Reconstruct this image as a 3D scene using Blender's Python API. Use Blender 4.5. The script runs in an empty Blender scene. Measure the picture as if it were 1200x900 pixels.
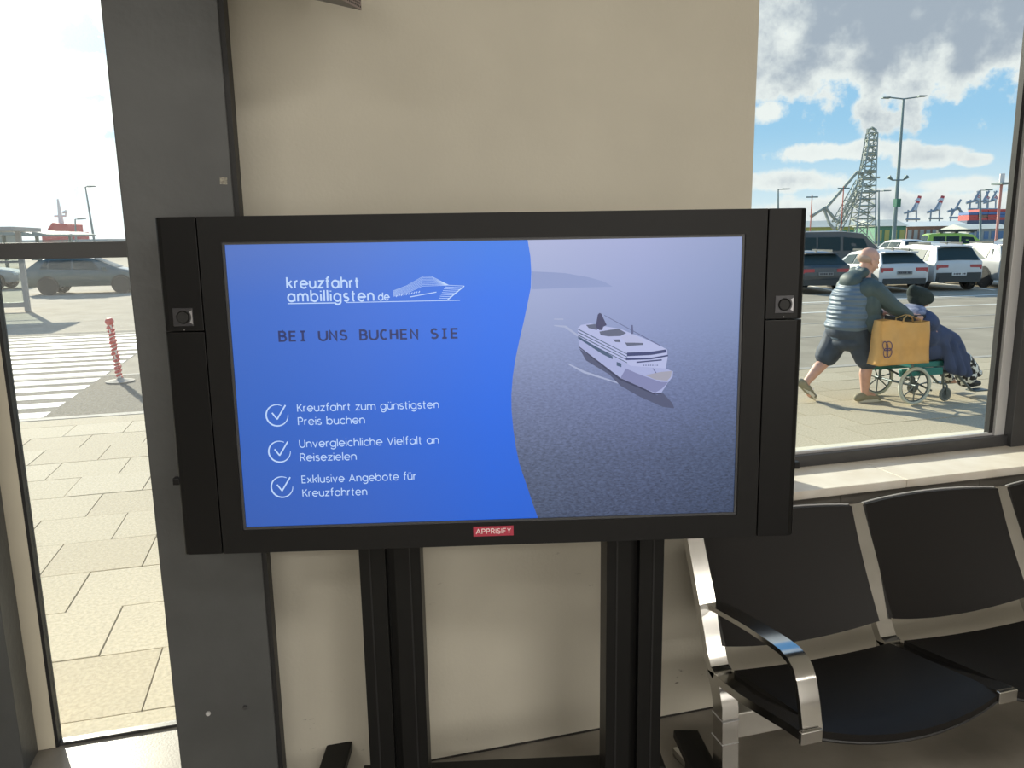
import bpy, bmesh, math, random
from mathutils import Vector, Matrix
random.seed(4)
scene = bpy.context.scene
COL = scene.collection
PI = math.pi
R = math.radians

# ------------------------------------------------------------------ camera
H = 1.7
FP = 910.0
pit, rol, yaw = R(10.6), R(-0.915), R(15.02)
fw = Vector((math.sin(yaw)*math.cos(pit), math.cos(yaw)*math.cos(pit), -math.sin(pit)))
rt0 = Vector((math.cos(yaw), -math.sin(yaw), 0)); up0 = rt0.cross(fw)
rt = rt0*math.cos(rol) + up0*math.sin(rol); up = -rt0*math.sin(rol) + up0*math.cos(rol)
CAM = Vector((0, 0, H))
cd = bpy.data.cameras.new('camera'); cam = bpy.data.objects.new('camera', cd); COL.objects.link(cam)
m = Matrix((rt, up, -fw)).transposed().to_4x4(); m.translation = CAM
cam.matrix_world = m
cd.sensor_width = 36; cd.lens = 36*FP/1200; cd.clip_end = 3000; cd.clip_start = .02
scene.camera = cam

def ray(px, py):
    return rt*((px-600)/FP) + up*((450-py)/FP) + fw
def G(px, py, z=0.0):              # the point of the level plane z seen at a photo pixel
    d = ray(px, py); return CAM + d*((z-H)/d.z)
def AY(px, py, Y):                 # ... of the plane y = Y
    d = ray(px, py); return CAM + d*(Y/d.y)
def AX(px, py, X):
    d = ray(px, py); return CAM + d*(X/d.x)

# ------------------------------------------------------------------ light
SUN_AZ, SUN_EL = R(-22), R(24)
sdir = Vector((math.sin(SUN_AZ)*math.cos(SUN_EL), math.cos(SUN_AZ)*math.cos(SUN_EL), math.sin(SUN_EL)))
sl = bpy.data.lights.new('sun', 'SUN'); sl.energy = 7.8; sl.angle = R(.6); sl.color = (1, .92, .76)
so = bpy.data.objects.new('sun', sl); COL.objects.link(so)
so.rotation_euler = sdir.to_track_quat('Z', 'Y').to_euler(); so.location = (-20, 40, 30)
LAMP_POWER = 34.0
# added fill light behind the camera; the back wall has no glazing
dl_ = bpy.data.lights.new('rear_fill_light', 'AREA'); dl_.shape = 'RECTANGLE'; dl_.size = 9; dl_.size_y = 2.7; dl_.energy = 125; dl_.color = (1, .95, .87)
dlo = bpy.data.objects.new('rear_fill_light', dl_); COL.objects.link(dlo); dlo.location = (1, -6.1, 1.75); dlo.rotation_euler = (R(90), 0, 0)
SKY = 1.0

w = bpy.data.worlds.new('sky'); scene.world = w; w.use_nodes = True
wn, wl = w.node_tree.nodes, w.node_tree.links
wn.clear()
def wnode(t, **k):
    n = wn.new(t)
    for a, b in k.items(): setattr(n, a, b)
    return n
def wmath(op, a, b=None, c=None, clamp=False):
    n = wnode('ShaderNodeMath', operation=op, use_clamp=clamp)
    for i, v in enumerate((a, b, c)):
        if v is None: continue
        if isinstance(v, (int, float)): n.inputs[i].default_value = v
        else: wl.new(v, n.inputs[i])
    return n.outputs[0]
def wdot(v, c):
    n = wnode('ShaderNodeVectorMath', operation='DOT_PRODUCT'); wl.new(v, n.inputs[0]); n.inputs[1].default_value = c
    return n.outputs['Value']
def wmix(f, a, b):
    n = wnode('ShaderNodeMix', data_type='RGBA')
    for i, v in ((0, f), (6, a), (7, b)):
        if isinstance(v, tuple): n.inputs[i].default_value = (*v, 1)
        elif isinstance(v, (int, float)): n.inputs[i].default_value = v
        else: wl.new(v, n.inputs[i])
    return n.outputs[2]
def wsmooth(v, a, b):
    n = wnode('ShaderNodeMapRange', interpolation_type='SMOOTHSTEP'); wl.new(v, n.inputs[0])
    n.inputs[1].default_value = a; n.inputs[2].default_value = b
    return n.outputs[0]
tc = wnode('ShaderNodeTexCoord'); D = tc.outputs['Generated']
sep = wnode('ShaderNodeSeparateXYZ'); wl.new(D, sep.inputs[0]); Z = sep.outputs[2]
nz = wnode('ShaderNodeTexNoise'); nz.inputs['Scale'].default_value = 13; nz.inputs['Detail'].default_value = 7
nz.inputs['Roughness'].default_value = .62; wl.new(D, nz.inputs['Vector'])
N1 = nz.outputs[0]
nz2 = wnode('ShaderNodeTexNoise'); nz2.inputs['Scale'].default_value = 30; nz2.inputs['Detail'].default_value = 5
wl.new(D, nz2.inputs['Vector'])
N2 = nz2.outputs[0]
el = wsmooth(Z, -.02, .55)
sky = wmix(el, (.40, .67, .90), (.12, .34, .72))
low = wsmooth(Z, -.01, .13)
sky = wmix(low, (.80, .89, .93), sky)
cover = None; grey = None
def blob(px, py, a, b, amp=1.0, soft=.5, g=.3):
    """a cloud: its direction in the sky and its angular half-extents"""
    global cover, grey
    c = ray(px, py).normalized(); r = Vector((c.y, -c.x, 0)).normalized(); u = r.cross(c)
    x = wmath('MULTIPLY', wdot(D, r), 910/a); y = wmath('MULTIPLY', wdot(D, u), 910/b)
    d2 = wmath('ADD', wmath('MULTIPLY', x, x), wmath('MULTIPLY', y, y))
    d = wmath('SQRT', d2)
    d = wmath('ADD', d, wmath('MULTIPLY', wmath('SUBTRACT', N1, .5), -3.4*soft))
    d = wmath('ADD', d, wmath('MULTIPLY', wmath('SUBTRACT', N2, .5), -1.7*soft))
    k = wmath('MULTIPLY', wmath('SUBTRACT', 1.0, d), amp)
    k = wmath('MULTIPLY', k, wsmooth(wdot(D, c), .0, .3))
    cover = k if cover is None else wmath('MAXIMUM', cover, k)
    gk = wmath('MULTIPLY', k, g); grey = gk if grey is None else wmath('MAXIMUM', grey, gk)
blob(1120, -30, 330, 125, 1.6, .42, 1.0)
blob(760, -60, 260, 120, 1.5, .45, 1.0)
blob(905, 132, 24, 15, .8, .7)
blob(985, 178, 70, 11, .8, .8)
blob(1090, 184, 36, 11, .9, .6, .5)
blob(1140, 187, 18, 7, .8)
blob(930, 212, 75, 14, .8, .6, .7)
blob(1060, 243, 210, 20, .9, .6, .75)
blob(1130, 218, 60, 10, .5, .6)
blob(10, 80, 95, 38, 1.3, .6, .8)
blob(75, 140, 90, 26, 1.2, .7, .8)
blob(40, -60, 200, 70, 1.2, .7)
blob(300, 180, 300, 50, 1.0, .8)
# the rest of the sky carries broken cloud too
pr = wnode('ShaderNodeVectorMath', operation='SCALE'); wl.new(D, pr.inputs[0])
wl.new(wmath('DIVIDE', 1.0, wmath('ADD', wmath('MAXIMUM', Z, 0.0), .18)), pr.inputs['Scale'])
nz3 = wnode('ShaderNodeTexNoise'); nz3.inputs['Scale'].default_value = .9; nz3.inputs['Detail'].default_value = 8
wl.new(pr.outputs[0], nz3.inputs['Vector'])
gen = wmath('MULTIPLY', wmath('SUBTRACT', nz3.outputs[0], .5), 3.0)
away = wsmooth(wdot(D, ray(1000, 150).normalized()), .93, .80)
gen = wmath('MULTIPLY', gen, away)
cover = wmath('MAXIMUM', cover, gen); grey = wmath('MAXIMUM', grey, wmath('MULTIPLY', gen, .7))
alpha = wsmooth(cover, .0, .30)
thick = wsmooth(wmath('ADD', grey, wmath('MULTIPLY', wmath('SUBTRACT', N1, .5), 1.1)), .05, 1.15)
cloud = wmix(thick, (.90, .91, .91), (.40, .45, .54))
sky = wmix(alpha, sky, cloud)
sd = wmath('MAXIMUM', wdot(D, sdir), 0.0)
glow = wmath('ADD', wmath('MULTIPLY', wmath('POWER', sd, 10.0), .75), wmath('MULTIPLY', wmath('POWER', sd, 90.0), 1.6))
addn = wnode('ShaderNodeMix', data_type='RGBA', blend_type='ADD'); addn.inputs[0].default_value = 1
wl.new(sky, addn.inputs[6])
gl = wnode('ShaderNodeVectorMath', operation='SCALE'); gl.inputs[0].default_value = (1, .96, .88); wl.new(glow, gl.inputs['Scale'])
wl.new(gl.outputs[0], addn.inputs[7])
bgn = wnode('ShaderNodeBackground'); wl.new(addn.outputs[2], bgn.inputs[0]); bgn.inputs[1].default_value = SKY
wo = wnode('ShaderNodeOutputWorld'); wl.new(bgn.outputs[0], wo.inputs[0])

scene.view_settings.view_transform = 'Standard'; scene.view_settings.look = 'None'
scene.view_settings.exposure = 0.0; scene.view_settings.gamma = 1
scene.view_settings.use_curve_mapping = False

# ------------------------------------------------------------------ materials
MATS = {}
def mat(name, col, rough=.5, metal=0.0, var=0.0, vscale=8.0, bump=0.0, bscale=60.0, spec=.5, emit=None, es=1.0, coat=0.0, col2=None, coords='Object'):
    if name in MATS: return MATS[name]
    mm = bpy.data.materials.new(name); mm.use_nodes = True
    nt = mm.node_tree; b = nt.nodes['Principled BSDF']; L = nt.links
    b.inputs['Base Color'].default_value = (*col, 1); b.inputs['Roughness'].default_value = rough
    b.inputs['Metallic'].default_value = metal; b.inputs['Specular IOR Level'].default_value = spec
    b.inputs['Coat Weight'].default_value = coat
    tcn = nt.nodes.new('ShaderNodeTexCoord')
    if var or col2:
        n = nt.nodes.new('ShaderNodeTexNoise'); n.inputs['Scale'].default_value = vscale; n.inputs['Detail'].default_value = 6
        L.new(tcn.outputs[coords], n.inputs['Vector'])
        rp = nt.nodes.new('ShaderNodeMapRange'); rp.inputs[1].default_value = .35; rp.inputs[2].default_value = .65
        L.new(n.outputs[0], rp.inputs[0])
        mx = nt.nodes.new('ShaderNodeMix'); mx.data_type = 'RGBA'
        c2 = col2 or tuple(min(1, c*(1+var)) for c in col)
        c1 = col if col2 else tuple(c*(1-var) for c in col)
        mx.inputs[6].default_value = (*c1, 1); mx.inputs[7].default_value = (*c2, 1)
        L.new(rp.outputs[0], mx.inputs[0]); L.new(mx.outputs[2], b.inputs['Base Color'])
    if bump:
        n2 = nt.nodes.new('ShaderNodeTexNoise'); n2.inputs['Scale'].default_value = bscale; n2.inputs['Detail'].default_value = 4
        L.new(tcn.outputs[coords], n2.inputs['Vector'])
        bp = nt.nodes.new('ShaderNodeBump'); bp.inputs['Strength'].default_value = bump; bp.inputs['Distance'].default_value = .01
        L.new(n2.outputs[0], bp.inputs['Height']); L.new(bp.outputs[0], b.inputs['Normal'])
    if emit:
        b.inputs['Emission Color'].default_value = (*emit, 1); b.inputs['Emission Strength'].default_value = es
    MATS[name] = mm
    return mm
def flat_emit(name, col, s=1.0):
    if name in MATS: return MATS[name]
    mm = bpy.data.materials.new(name); mm.use_nodes = True; nt = mm.node_tree; nt.nodes.clear()
    e = nt.nodes.new('ShaderNodeEmission'); e.inputs[0].default_value = (*col, 1); e.inputs[1].default_value = s
    g = nt.nodes.new('ShaderNodeBsdfGlossy'); g.inputs['Roughness'].default_value = .35; g.inputs[0].default_value = (.04, .04, .04, 1)
    a = nt.nodes.new('ShaderNodeAddShader'); o = nt.nodes.new('ShaderNodeOutputMaterial')
    nt.links.new(e.outputs[0], a.inputs[0]); nt.links.new(g.outputs[0], a.inputs[1]); nt.links.new(a.outputs[0], o.inputs[0])
    MATS[name] = mm; return mm
def glass_mat(name, tint=(1, 1, 1), refl=.05, dirt=0.0):
    mm = bpy.data.materials.new(name); mm.use_nodes = True; nt = mm.node_tree; nt.nodes.clear(); L = nt.links
    t = nt.nodes.new('ShaderNodeBsdfTransparent'); t.inputs[0].default_value = (*tint, 1)
    g = nt.nodes.new('ShaderNodeBsdfGlossy'); g.inputs['Roughness'].default_value = .02
    fr = nt.nodes.new('ShaderNodeFresnel'); fr.inputs[0].default_value = 1.12
    mx = nt.nodes.new('ShaderNodeMixShader'); L.new(fr.outputs[0], mx.inputs[0]); L.new(t.outputs[0], mx.inputs[1]); L.new(g.outputs[0], mx.inputs[2])
    last = mx.outputs[0]
    if dirt:
        tcn = nt.nodes.new('ShaderNodeTexCoord')
        n = nt.nodes.new('ShaderNodeTexNoise'); n.inputs['Scale'].default_value = 420; n.inputs['Detail'].default_value = 2
        L.new(tcn.outputs['Object'], n.inputs['Vector'])
        n2 = nt.nodes.new('ShaderNodeTexNoise'); n2.inputs['Scale'].default_value = 3; L.new(tcn.outputs['Object'], n2.inputs['Vector'])
        mr = nt.nodes.new('ShaderNodeMapRange'); mr.inputs[1].default_value = .56; mr.inputs[2].default_value = .70
        L.new(n.outputs[0], mr.inputs[0])
        ml = nt.nodes.new('ShaderNodeMath'); ml.operation = 'MULTIPLY'; L.new(mr.outputs[0], ml.inputs[0]); ml.inputs[1].default_value = dirt
        ad = nt.nodes.new('ShaderNodeMath'); ad.operation = 'ADD'; L.new(ml.outputs[0], ad.inputs[0]); ad.inputs[1].default_value = dirt*.25
        tr = nt.nodes.new('ShaderNodeBsdfTranslucent'); tr.inputs[0].default_value = (.9, .9, .88, 1)
        m2 = nt.nodes.new('ShaderNodeMixShader'); L.new(ad.outputs[0], m2.inputs[0]); L.new(last, m2.inputs[1]); L.new(tr.outputs[0], m2.inputs[2])
        last = m2.outputs[0]
    o = nt.nodes.new('ShaderNodeOutputMaterial'); L.new(last, o.inputs[0])
    MATS[name] = mm; return mm

# ------------------------------------------------------------------ geometry helpers
class MB:
    def __init__(s): s.v = []; s.f = []
    def add(s, vs, fs):
        k = len(s.v); s.v += [tuple(v) for v in vs]; s.f += [tuple(i+k for i in f) for f in fs]; return s
    def box(s, a, b, M=None):
        x0, y0, z0 = a; x1, y1, z1 = b
        vs = [Vector(p) for p in ((x0,y0,z0),(x1,y0,z0),(x1,y1,z0),(x0,y1,z0),(x0,y0,z1),(x1,y0,z1),(x1,y1,z1),(x0,y1,z1))]
        if M: vs = [M @ v for v in vs]
        return s.add(vs, [(0,3,2,1),(4,5,6,7),(0,1,5,4),(1,2,6,5),(2,3,7,6),(3,0,4,7)])
    def prism(s, poly, d):        # poly: 3-D points of one face, d: extrusion vector
        n = len(poly); d = Vector(d); p = [Vector(q) for q in poly]
        return s.add(p + [q+d for q in p], [tuple(range(n))[::-1], tuple(range(n, 2*n))] + [(i, (i+1) % n, n+(i+1) % n, n+i) for i in range(n)])
    def tube(s, pts, r, n=8, cap=True):
        pts = [Vector(p) for p in pts]; rs = r if isinstance(r, (list, tuple)) else [r]*len(pts)
        rings = []; ref = None
        for i, p in enumerate(pts):
            t = (pts[min(i+1, len(pts)-1)] - pts[max(i-1, 0)]).normalized()
            if ref is None: ref = Vector((0, 0, 1)) if abs(t.z) < .9 else Vector((1, 0, 0))
            a = t.cross(ref).normalized(); b = t.cross(a); ref = b.cross(t) if False else ref
            rings.append([p + (a*math.cos(2*PI*k/n) + b*math.sin(2*PI*k/n))*rs[i] for k in range(n)])
        vs = [v for rg in rings for v in rg]; fs = []
        for i in range(len(pts)-1):
            for k in range(n):
                fs.append((i*n+k, i*n+(k+1) % n, (i+1)*n+(k+1) % n, (i+1)*n+k))
        if cap: fs += [tuple(range(n))[::-1], tuple(range((len(pts)-1)*n, len(pts)*n))]
        return s.add(vs, fs)
    def strip(s, pts, w, t):      # flat bar swept along pts; w = width vector, t = thickness (normal found from path)
        pts = [Vector(p) for p in pts]; w = Vector(w); vs = []
        for i, p in enumerate(pts):
            tt = (pts[min(i+1, len(pts)-1)] - pts[max(i-1, 0)]).normalized()
            nn = tt.cross(w.normalized()).normalized()*t
            vs += [p-w/2-nn/2, p+w/2-nn/2, p+w/2+nn/2, p-w/2+nn/2]
        fs = [(3, 2, 1, 0)]
        for i in range(len(pts)-1):
            for k in range(4): fs.append((i*4+k, i*4+(k+1) % 4, i*4+4+(k+1) % 4, i*4+4+k))
        e = (len(pts)-1)*4; fs.append((e, e+1, e+2, e+3))
        return s.add(vs, fs)
    def lathe(s, prof, c, ax='Y', n=24):
        c = Vector(c); vs = []
        for (r, h) in prof:
            for k in range(n):
                a = 2*PI*k/n; x, y = r*math.cos(a), r*math.sin(a)
                vs.append(c + (Vector((x, h, y)) if ax == 'Y' else Vector((x, y, h)) if ax == 'Z' else Vector((h, x, y))))
        fs = []
        for i in range(len(prof)-1):
            for k in range(n): fs.append((i*n+k, i*n+(k+1) % n, (i+1)*n+(k+1) % n, (i+1)*n+k))
        return s.add(vs, fs)
    def torus(s, c, Rr, r, ax='Y', n=32, k=8, M=None):
        prof = [(Rr + r*math.cos(2*PI*i/k), r*math.sin(2*PI*i/k)) for i in range(k+1)]
        return s.lathe(prof, c, ax, n)
    def build(s, name, mt, parent=None, smooth=False, bevel=0, M=None, fix=True):
        me = bpy.data.meshes.new(name); me.from_pydata([tuple(v) for v in s.v], [], s.f)
        if fix or bevel:
            bm = bmesh.new(); bm.from_mesh(me)
            if fix: bmesh.ops.recalc_face_normals(bm, faces=bm.faces)
            if bevel:
                bmesh.ops.bevel(bm, geom=[e for e in bm.edges if len(e.link_faces) == 2 and e.calc_face_angle(0) > .5], offset=bevel, segments=2, affect='EDGES', profile=.5)
            bm.to_mesh(me); bm.free()
        me.materials.append(mt)
        if smooth:
            for p in me.polygons: p.use_smooth = True
            if smooth != 'all':
                try: me.set_sharp_from_angle(angle=R(38))
                except Exception: pass
        o = bpy.data.objects.new(name, me); COL.objects.link(o)
        if parent: o.parent = parent
        return o
def tag(o, label=None, cat=None, group=None, kind=None):
    if label: o['label'] = label
    if cat: o['category'] = cat
    if group: o['group'] = group
    if kind: o['kind'] = kind
    return o
def empty(name, loc=(0, 0, 0), rz=0, label=None, cat=None, group=None, kind=None):
    o = bpy.data.objects.new(name, None); COL.objects.link(o); o.location = loc; o.rotation_euler = (0, 0, rz); o.empty_display_size = .1
    return tag(o, label, cat, group, kind)
def struct(name, mb, mt, parent=None, label=None, **k):
    o = mb.build(name, mt, parent, **k)
    if parent is None: o['kind'] = 'structure'
    if label: o['label'] = label
    return o
def B(a, b): return MB().box(a, b)
def organic(name, prims, mt, parent=None, voxel=.008, smooth=6):
    """one continuous surface grown over tapered limbs and ellipsoids"""
    bm = bmesh.new()
    for p in prims:
        if p[0] == 'e':
            _, c, r, rot = (*p, None)[:4]
            M = Matrix.Translation(Vector(c)) @ (rot.to_matrix().to_4x4() if rot else Matrix()) @ Matrix.Diagonal((*r, 1))
            bmesh.ops.create_icosphere(bm, subdivisions=3, radius=1, matrix=M)
        else:
            _, a, ra, b, rb = p; a = Vector(a); b = Vector(b); d = b-a; L = d.length
            q = Vector((0, 0, 1)).rotation_difference(d); n = 14; rings = []
            prof = [(ra*math.sin(t), -ra*math.cos(t)) for t in (0.25, .6, 1.0, PI/2)] + [(rb*math.sin(t), L-rb*math.cos(t)) for t in (PI/2, PI-1.0, PI-.6, PI-.25)]
            for (r_, h_) in prof:
                rings.append([bm.verts.new(a + q @ Vector((r_*math.cos(2*PI*k/n), r_*math.sin(2*PI*k/n), h_))) for k in range(n)])
            for i in range(len(rings)-1):
                for k in range(n): bm.faces.new((rings[i][k], rings[i][(k+1) % n], rings[i+1][(k+1) % n], rings[i+1][k]))
            bm.faces.new(rings[0][::-1]); bm.faces.new(rings[-1])
    bmesh.ops.recalc_face_normals(bm, faces=bm.faces)
    me = bpy.data.meshes.new(name); bm.to_mesh(me); bm.free()
    o = bpy.data.objects.new(name, me); COL.objects.link(o)
    r = o.modifiers.new('r', 'REMESH'); r.mode = 'VOXEL'; r.voxel_size = voxel
    s = o.modifiers.new('s', 'SMOOTH'); s.iterations = smooth; s.factor = .5
    dg = bpy.context.evaluated_depsgraph_get()
    m2 = bpy.data.meshes.new_from_object(o.evaluated_get(dg)); o.modifiers.clear(); o.data = m2; bpy.data.meshes.remove(me)
    m2.name = name; m2.materials.clear(); m2.materials.append(mt)
    for p in m2.polygons: p.use_smooth = True
    if parent: o.parent = parent
    return o
def copy_tree(o, parent=None):
    c = o.copy(); COL.objects.link(c)
    if parent: c.parent = parent
    for ch in list(o.children): copy_tree(ch, c)
    return c

# ================================================================== THE ROOM
m_wall = mat('wall_plaster', (.62, .585, .50), .8, var=.04, vscale=2.5, bump=.08, bscale=90, spec=.2, coords='Object')
# scuffs and smudges on the plaster
def add_scuffs(mm):
    nt = mm.node_tree; b = nt.nodes['Principled BSDF']; L = nt.links
    src = b.inputs['Base Color'].links[0].from_socket
    tcn = nt.nodes.new('ShaderNodeTexCoord'); mp = nt.nodes.new('ShaderNodeMapping'); mp.inputs['Scale'].default_value = (26, 26, 60)
    L.new(tcn.outputs['Object'], mp.inputs[0])
    n = nt.nodes.new('ShaderNodeTexNoise'); n.inputs['Scale'].default_value = 1; n.inputs['Detail'].default_value = 3; L.new(mp.outputs[0], n.inputs['Vector'])
    r1 = nt.nodes.new('ShaderNodeMapRange'); r1.inputs[1].default_value = .69; r1.inputs[2].default_value = .75; L.new(n.outputs[0], r1.inputs[0])
    n2 = nt.nodes.new('ShaderNodeTexNoise'); n2.inputs['Scale'].default_value = 5; L.new(tcn.outputs['Object'], n2.inputs['Vector'])
    r2 = nt.nodes.new('ShaderNodeMapRange'); r2.inputs[1].default_value = .5; r2.inputs[2].default_value = .7; L.new(n2.outputs[0], r2.inputs[0])
    sp = nt.nodes.new('ShaderNodeSeparateXYZ'); L.new(tcn.outputs['Object'], sp.inputs[0])
    r3 = nt.nodes.new('ShaderNodeMapRange'); r3.inputs[1].default_value = 1.2; r3.inputs[2].default_value = .5; L.new(sp.outputs[2], r3.inputs[0])
    a = nt.nodes.new('ShaderNodeMath'); a.operation = 'MULTIPLY'; L.new(r1.outputs[0], a.inputs[0]); L.new(r2.outputs[0], a.inputs[1])
    c = nt.nodes.new('ShaderNodeMath'); c.operation = 'MULTIPLY'; L.new(a.outputs[0], c.inputs[0]); L.new(r3.outputs[0], c.inputs[1])
    mx = nt.nodes.new('ShaderNodeMix'); mx.data_type = 'RGBA'; L.new(c.outputs[0], mx.inputs[0]); L.new(src, mx.inputs[6]); mx.inputs[7].default_value = (.16, .14, .12, 1)
    L.new(mx.outputs[2], b.inputs['Base Color'])
add_scuffs(m_wall)
m_floor = mat('dark_screed', (.23, .21, .182), .33, var=.22, vscale=3, bump=.05, bscale=120, spec=.4)
m_ceil = mat('ceiling_white', (.75, .74, .71), .9)
m_room = mat('room_wall_grey', (.55, .53, .49), .8)
m_steel = mat('anthracite_paint', (.072, .075, .077), .36, var=.10, vscale=4, bump=.14, bscale=30, spec=.4)
m_frame = mat('dark_frame', (.042, .042, .045), .35, var=.05, vscale=9, spec=.5)
m_gasket = mat('black_rubber', (.008, .008, .009), .6)
m_alu = mat('light_aluminium', (.55, .55, .56), .35, metal=.3)
m_cream = mat('cream_profile', (.62, .57, .46), .5, var=.03, vscale=5)
m_sill = mat('stone_sill', (.66, .60, .52), .35, col2=(.78, .74, .68), vscale=7)
m_glass = glass_mat('window_glass', (.97, 1.0, .985))
m_glass_d = glass_mat('dusty_window_glass', (.98, 1, .99), dirt=.07)

YW = 2.30
CH = 3.3
struct('floor', B((-5, -6.2, -.12), (7, 2.75, 0)), m_floor)
struct('ceiling', B((-5, -6.2, CH), (7, 2.75, CH+.2)), m_ceil)
struct('wall_back', B((-5, -6.4, 0), (7, -6.2, CH)), m_room)
struct('wall_left', B((-5.2, -6.2, 0), (-5, 2.75, CH)), m_room)
struct('wall_right', B((7, -6.2, 0), (7.2, 2.75, CH)), m_room)
wf = MB(); wf.box((-.140, YW, 0), (1.435, 2.75, CH)); wf.box((1.435, YW, 0), (7, 2.75, .815))
struct('wall_front', wf, m_wall)
struct('joint_shadow_front', B((-.140, YW-.003, 0), (7, YW, .006)), mat('joint_shadow_line', (.03, .027, .025), .9))  # thin dark strip painted as the shadow where wall meets floor, no board

# steel column left of the wall
col = empty('steel_column', (-.28, 2.13, 0), kind='structure', label='broad anthracite steel column left of the display')
o = B((-.130, 0, 0), (.130, .62, CH)).build('column_casing', m_steel, col, bevel=.003)
o = B((.130, .005, 0), (.142, .17, CH)).build('rubber_joint', m_gasket, col)
# a bolt head and an anchor hole low on the casing
bm_ = MB().lathe([(0, -.004), (.006, -.004), (.007, 0)], (0, 0, 0), n=12)
p = AY(244, 836, 2.13); bo = bm_.build('bolt_head', m_alu, col); bo.location = p - Vector((-.28, 2.13, 0))
p = AY(287, 829, 2.13); bo = bm_.build('bolt_head', m_frame, col); bo.location = p - Vector((-.28, 2.13, 0))

# sticker on the column
p = AY(262, 212, 2.13)
st = MB().box((-.0085, -.0008, -.0085), (.0085, 0, .0085)).build('foil_sticker', mat('worn_foil', (.30, .28, .22), .35, metal=.3, col2=(.12, .11, .09), vscale=160))
st.location = (p.x, 2.1299, p.z); st.rotation_euler = (0, R(3), 0)
tag(st, 'small worn square foil sticker on the column above the display corner', 'sticker')

# left glazing
w1 = empty('window_1', (0, 2.75, 0), kind='structure', label='tall glazing left of the steel column')
def fr(name, a, b, mt, par=w1, bev=.002):
    return B((a[0], a[1]-2.75, a[2]), (b[0], b[1]-2.75, b[2])).build(name, mt, par, bevel=bev)
fr('mullion', (-1.10, 2.735, 0), (-.915, 2.80, CH), m_cream)
fr('gasket', (-.915, 2.737, 0), (-.905, 2.78, CH), m_gasket, bev=0)
fr('door_jamb', (-1.34, 2.60, 0), (-.968, 2.734, CH), m_steel)
fr('transom', (-.905, 2.735, 1.661), (-.41, 2.79, 1.711), m_frame)
fr('threshold', (-.905, 2.742, -.02), (-.41, 2.774, .010), m_frame)
fr('head_rail', (-5, 2.70, 3.0), (-.41, 2.80, CH), m_frame)
fr('pane', (-.905, 2.760, .012), (-.41, 2.768, 1.661), m_glass_d, bev=0)
fr('pane', (-.905, 2.760, 1.711), (-.41, 2.768, 3.0), m_glass_d, bev=0)
x = -1.34
for k in range(3):
    fr('pane', (x-1.14, 2.760, 0), (x, 2.768, 3.0), m_glass_d, bev=0)
    fr('mullion', (x-1.22, 2.72, 0), (x-1.14, 2.80, 3.0), m_frame)
    x -= 1.22

# right window
w2 = empty('window_2', (0, 2.40, .85), kind='structure', label='window over the stone sill right of the display')
def fr2(name, a, b, mt, bev=.002):
    return B((a[0], a[1]-2.40, a[2]-.85), (b[0], b[1]-2.40, b[2]-.85)).build(name, mt, w2, bevel=bev)
fr2('bottom_rail', (1.435, 2.40, .85), (2.70, 2.47, .893), m_frame)
fr2('glazing_bead', (1.435, 2.425, .893), (2.66, 2.44, .903), m_alu, 0)
fr2('top_rail', (1.435, 2.40, 3.0), (2.70, 2.50, CH), m_frame)
fr2('gasket', (2.632, 2.428, .893), (2.650, 2.451, 3.0), m_gasket, 0)
fr2('glazing_bead', (2.650, 2.415, .893), (2.697, 2.452, 3.0), m_alu, .001)
fr2('pane', (1.435, 2.444, .893), (2.64, 2.452, 3.0), m_glass, 0)
fr2('side_post', (2.697, 2.38, .85), (3.35, 2.47, CH), m_frame)
fr2('pane', (3.35, 2.444, .85), (4.9, 2.452, 3.0), m_glass, 0)
fr2('side_post', (4.9, 2.38, .85), (7, 2.75, CH), m_frame)
fr2('top_rail', (3.35, 2.40, 3.0), (4.9, 2.50, CH), m_frame)
# sill board and its dark fascia with joints
sl_ = empty('trim_1', (0, 2.16, .82), kind='structure', label='pale stone window sill behind the seats')
for (a, b) in ((1.30, 2.005), (2.008, 3.30), (3.303, 5.0)):
    B((a, 0, 0), (b, .245, .03)).build('sill_slab', m_sill, sl_, bevel=.002)
m_fas = mat('grey_fascia', (.20, .185, .165), .5, var=.08)
for (a, b) in ((1.30, 1.760), (1.763, 2.355), (2.358, 2.95), (2.953, 3.55)):
    B((a, .03, -.055), (b, .045, 0)).build('fascia_board', m_fas, sl_)

# ceiling lamps (outside the frame, added to light the room)
m_lamp = mat('fill_lamp_diffuser', (.9, .9, .88), .6, emit=(1, .95, .86), es=4)
def added_ceiling_lamp(x, y, label):
    t = empty('added_ceiling_lamp', (x, y, CH-.06), label=label, cat='lamp')
    B((-.62, -.32, .03), (.62, .32, .06)).build('housing', m_alu, t)
    B((-.58, -.28, .02), (.58, .28, .03)).build('diffuser', m_lamp, t)
    ld = bpy.data.lights.new('fill_lamp_light', 'AREA'); ld.shape = 'RECTANGLE'; ld.size = 1.16; ld.size_y = .56; ld.energy = LAMP_POWER; ld.color = (1, .955, .87)
    lo = bpy.data.objects.new('fill_lamp_light', ld); COL.objects.link(lo); lo.parent = t; lo.location = (0, 0, .01)
added_ceiling_lamp(1.2, -.8, 'added unseen ceiling lamp overhead nearest the display')
added_ceiling_lamp(-2.2, -1.2, 'added unseen ceiling lamp overhead on the left side')
added_ceiling_lamp(4.6, -4.6, 'added unseen ceiling lamp overhead at the back right')
added_ceiling_lamp(-1.2, -3.2, 'added unseen ceiling lamp overhead at the back left')
added_ceiling_lamp(1.2, -3.8, 'added unseen ceiling lamp overhead at the back of the room')

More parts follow.
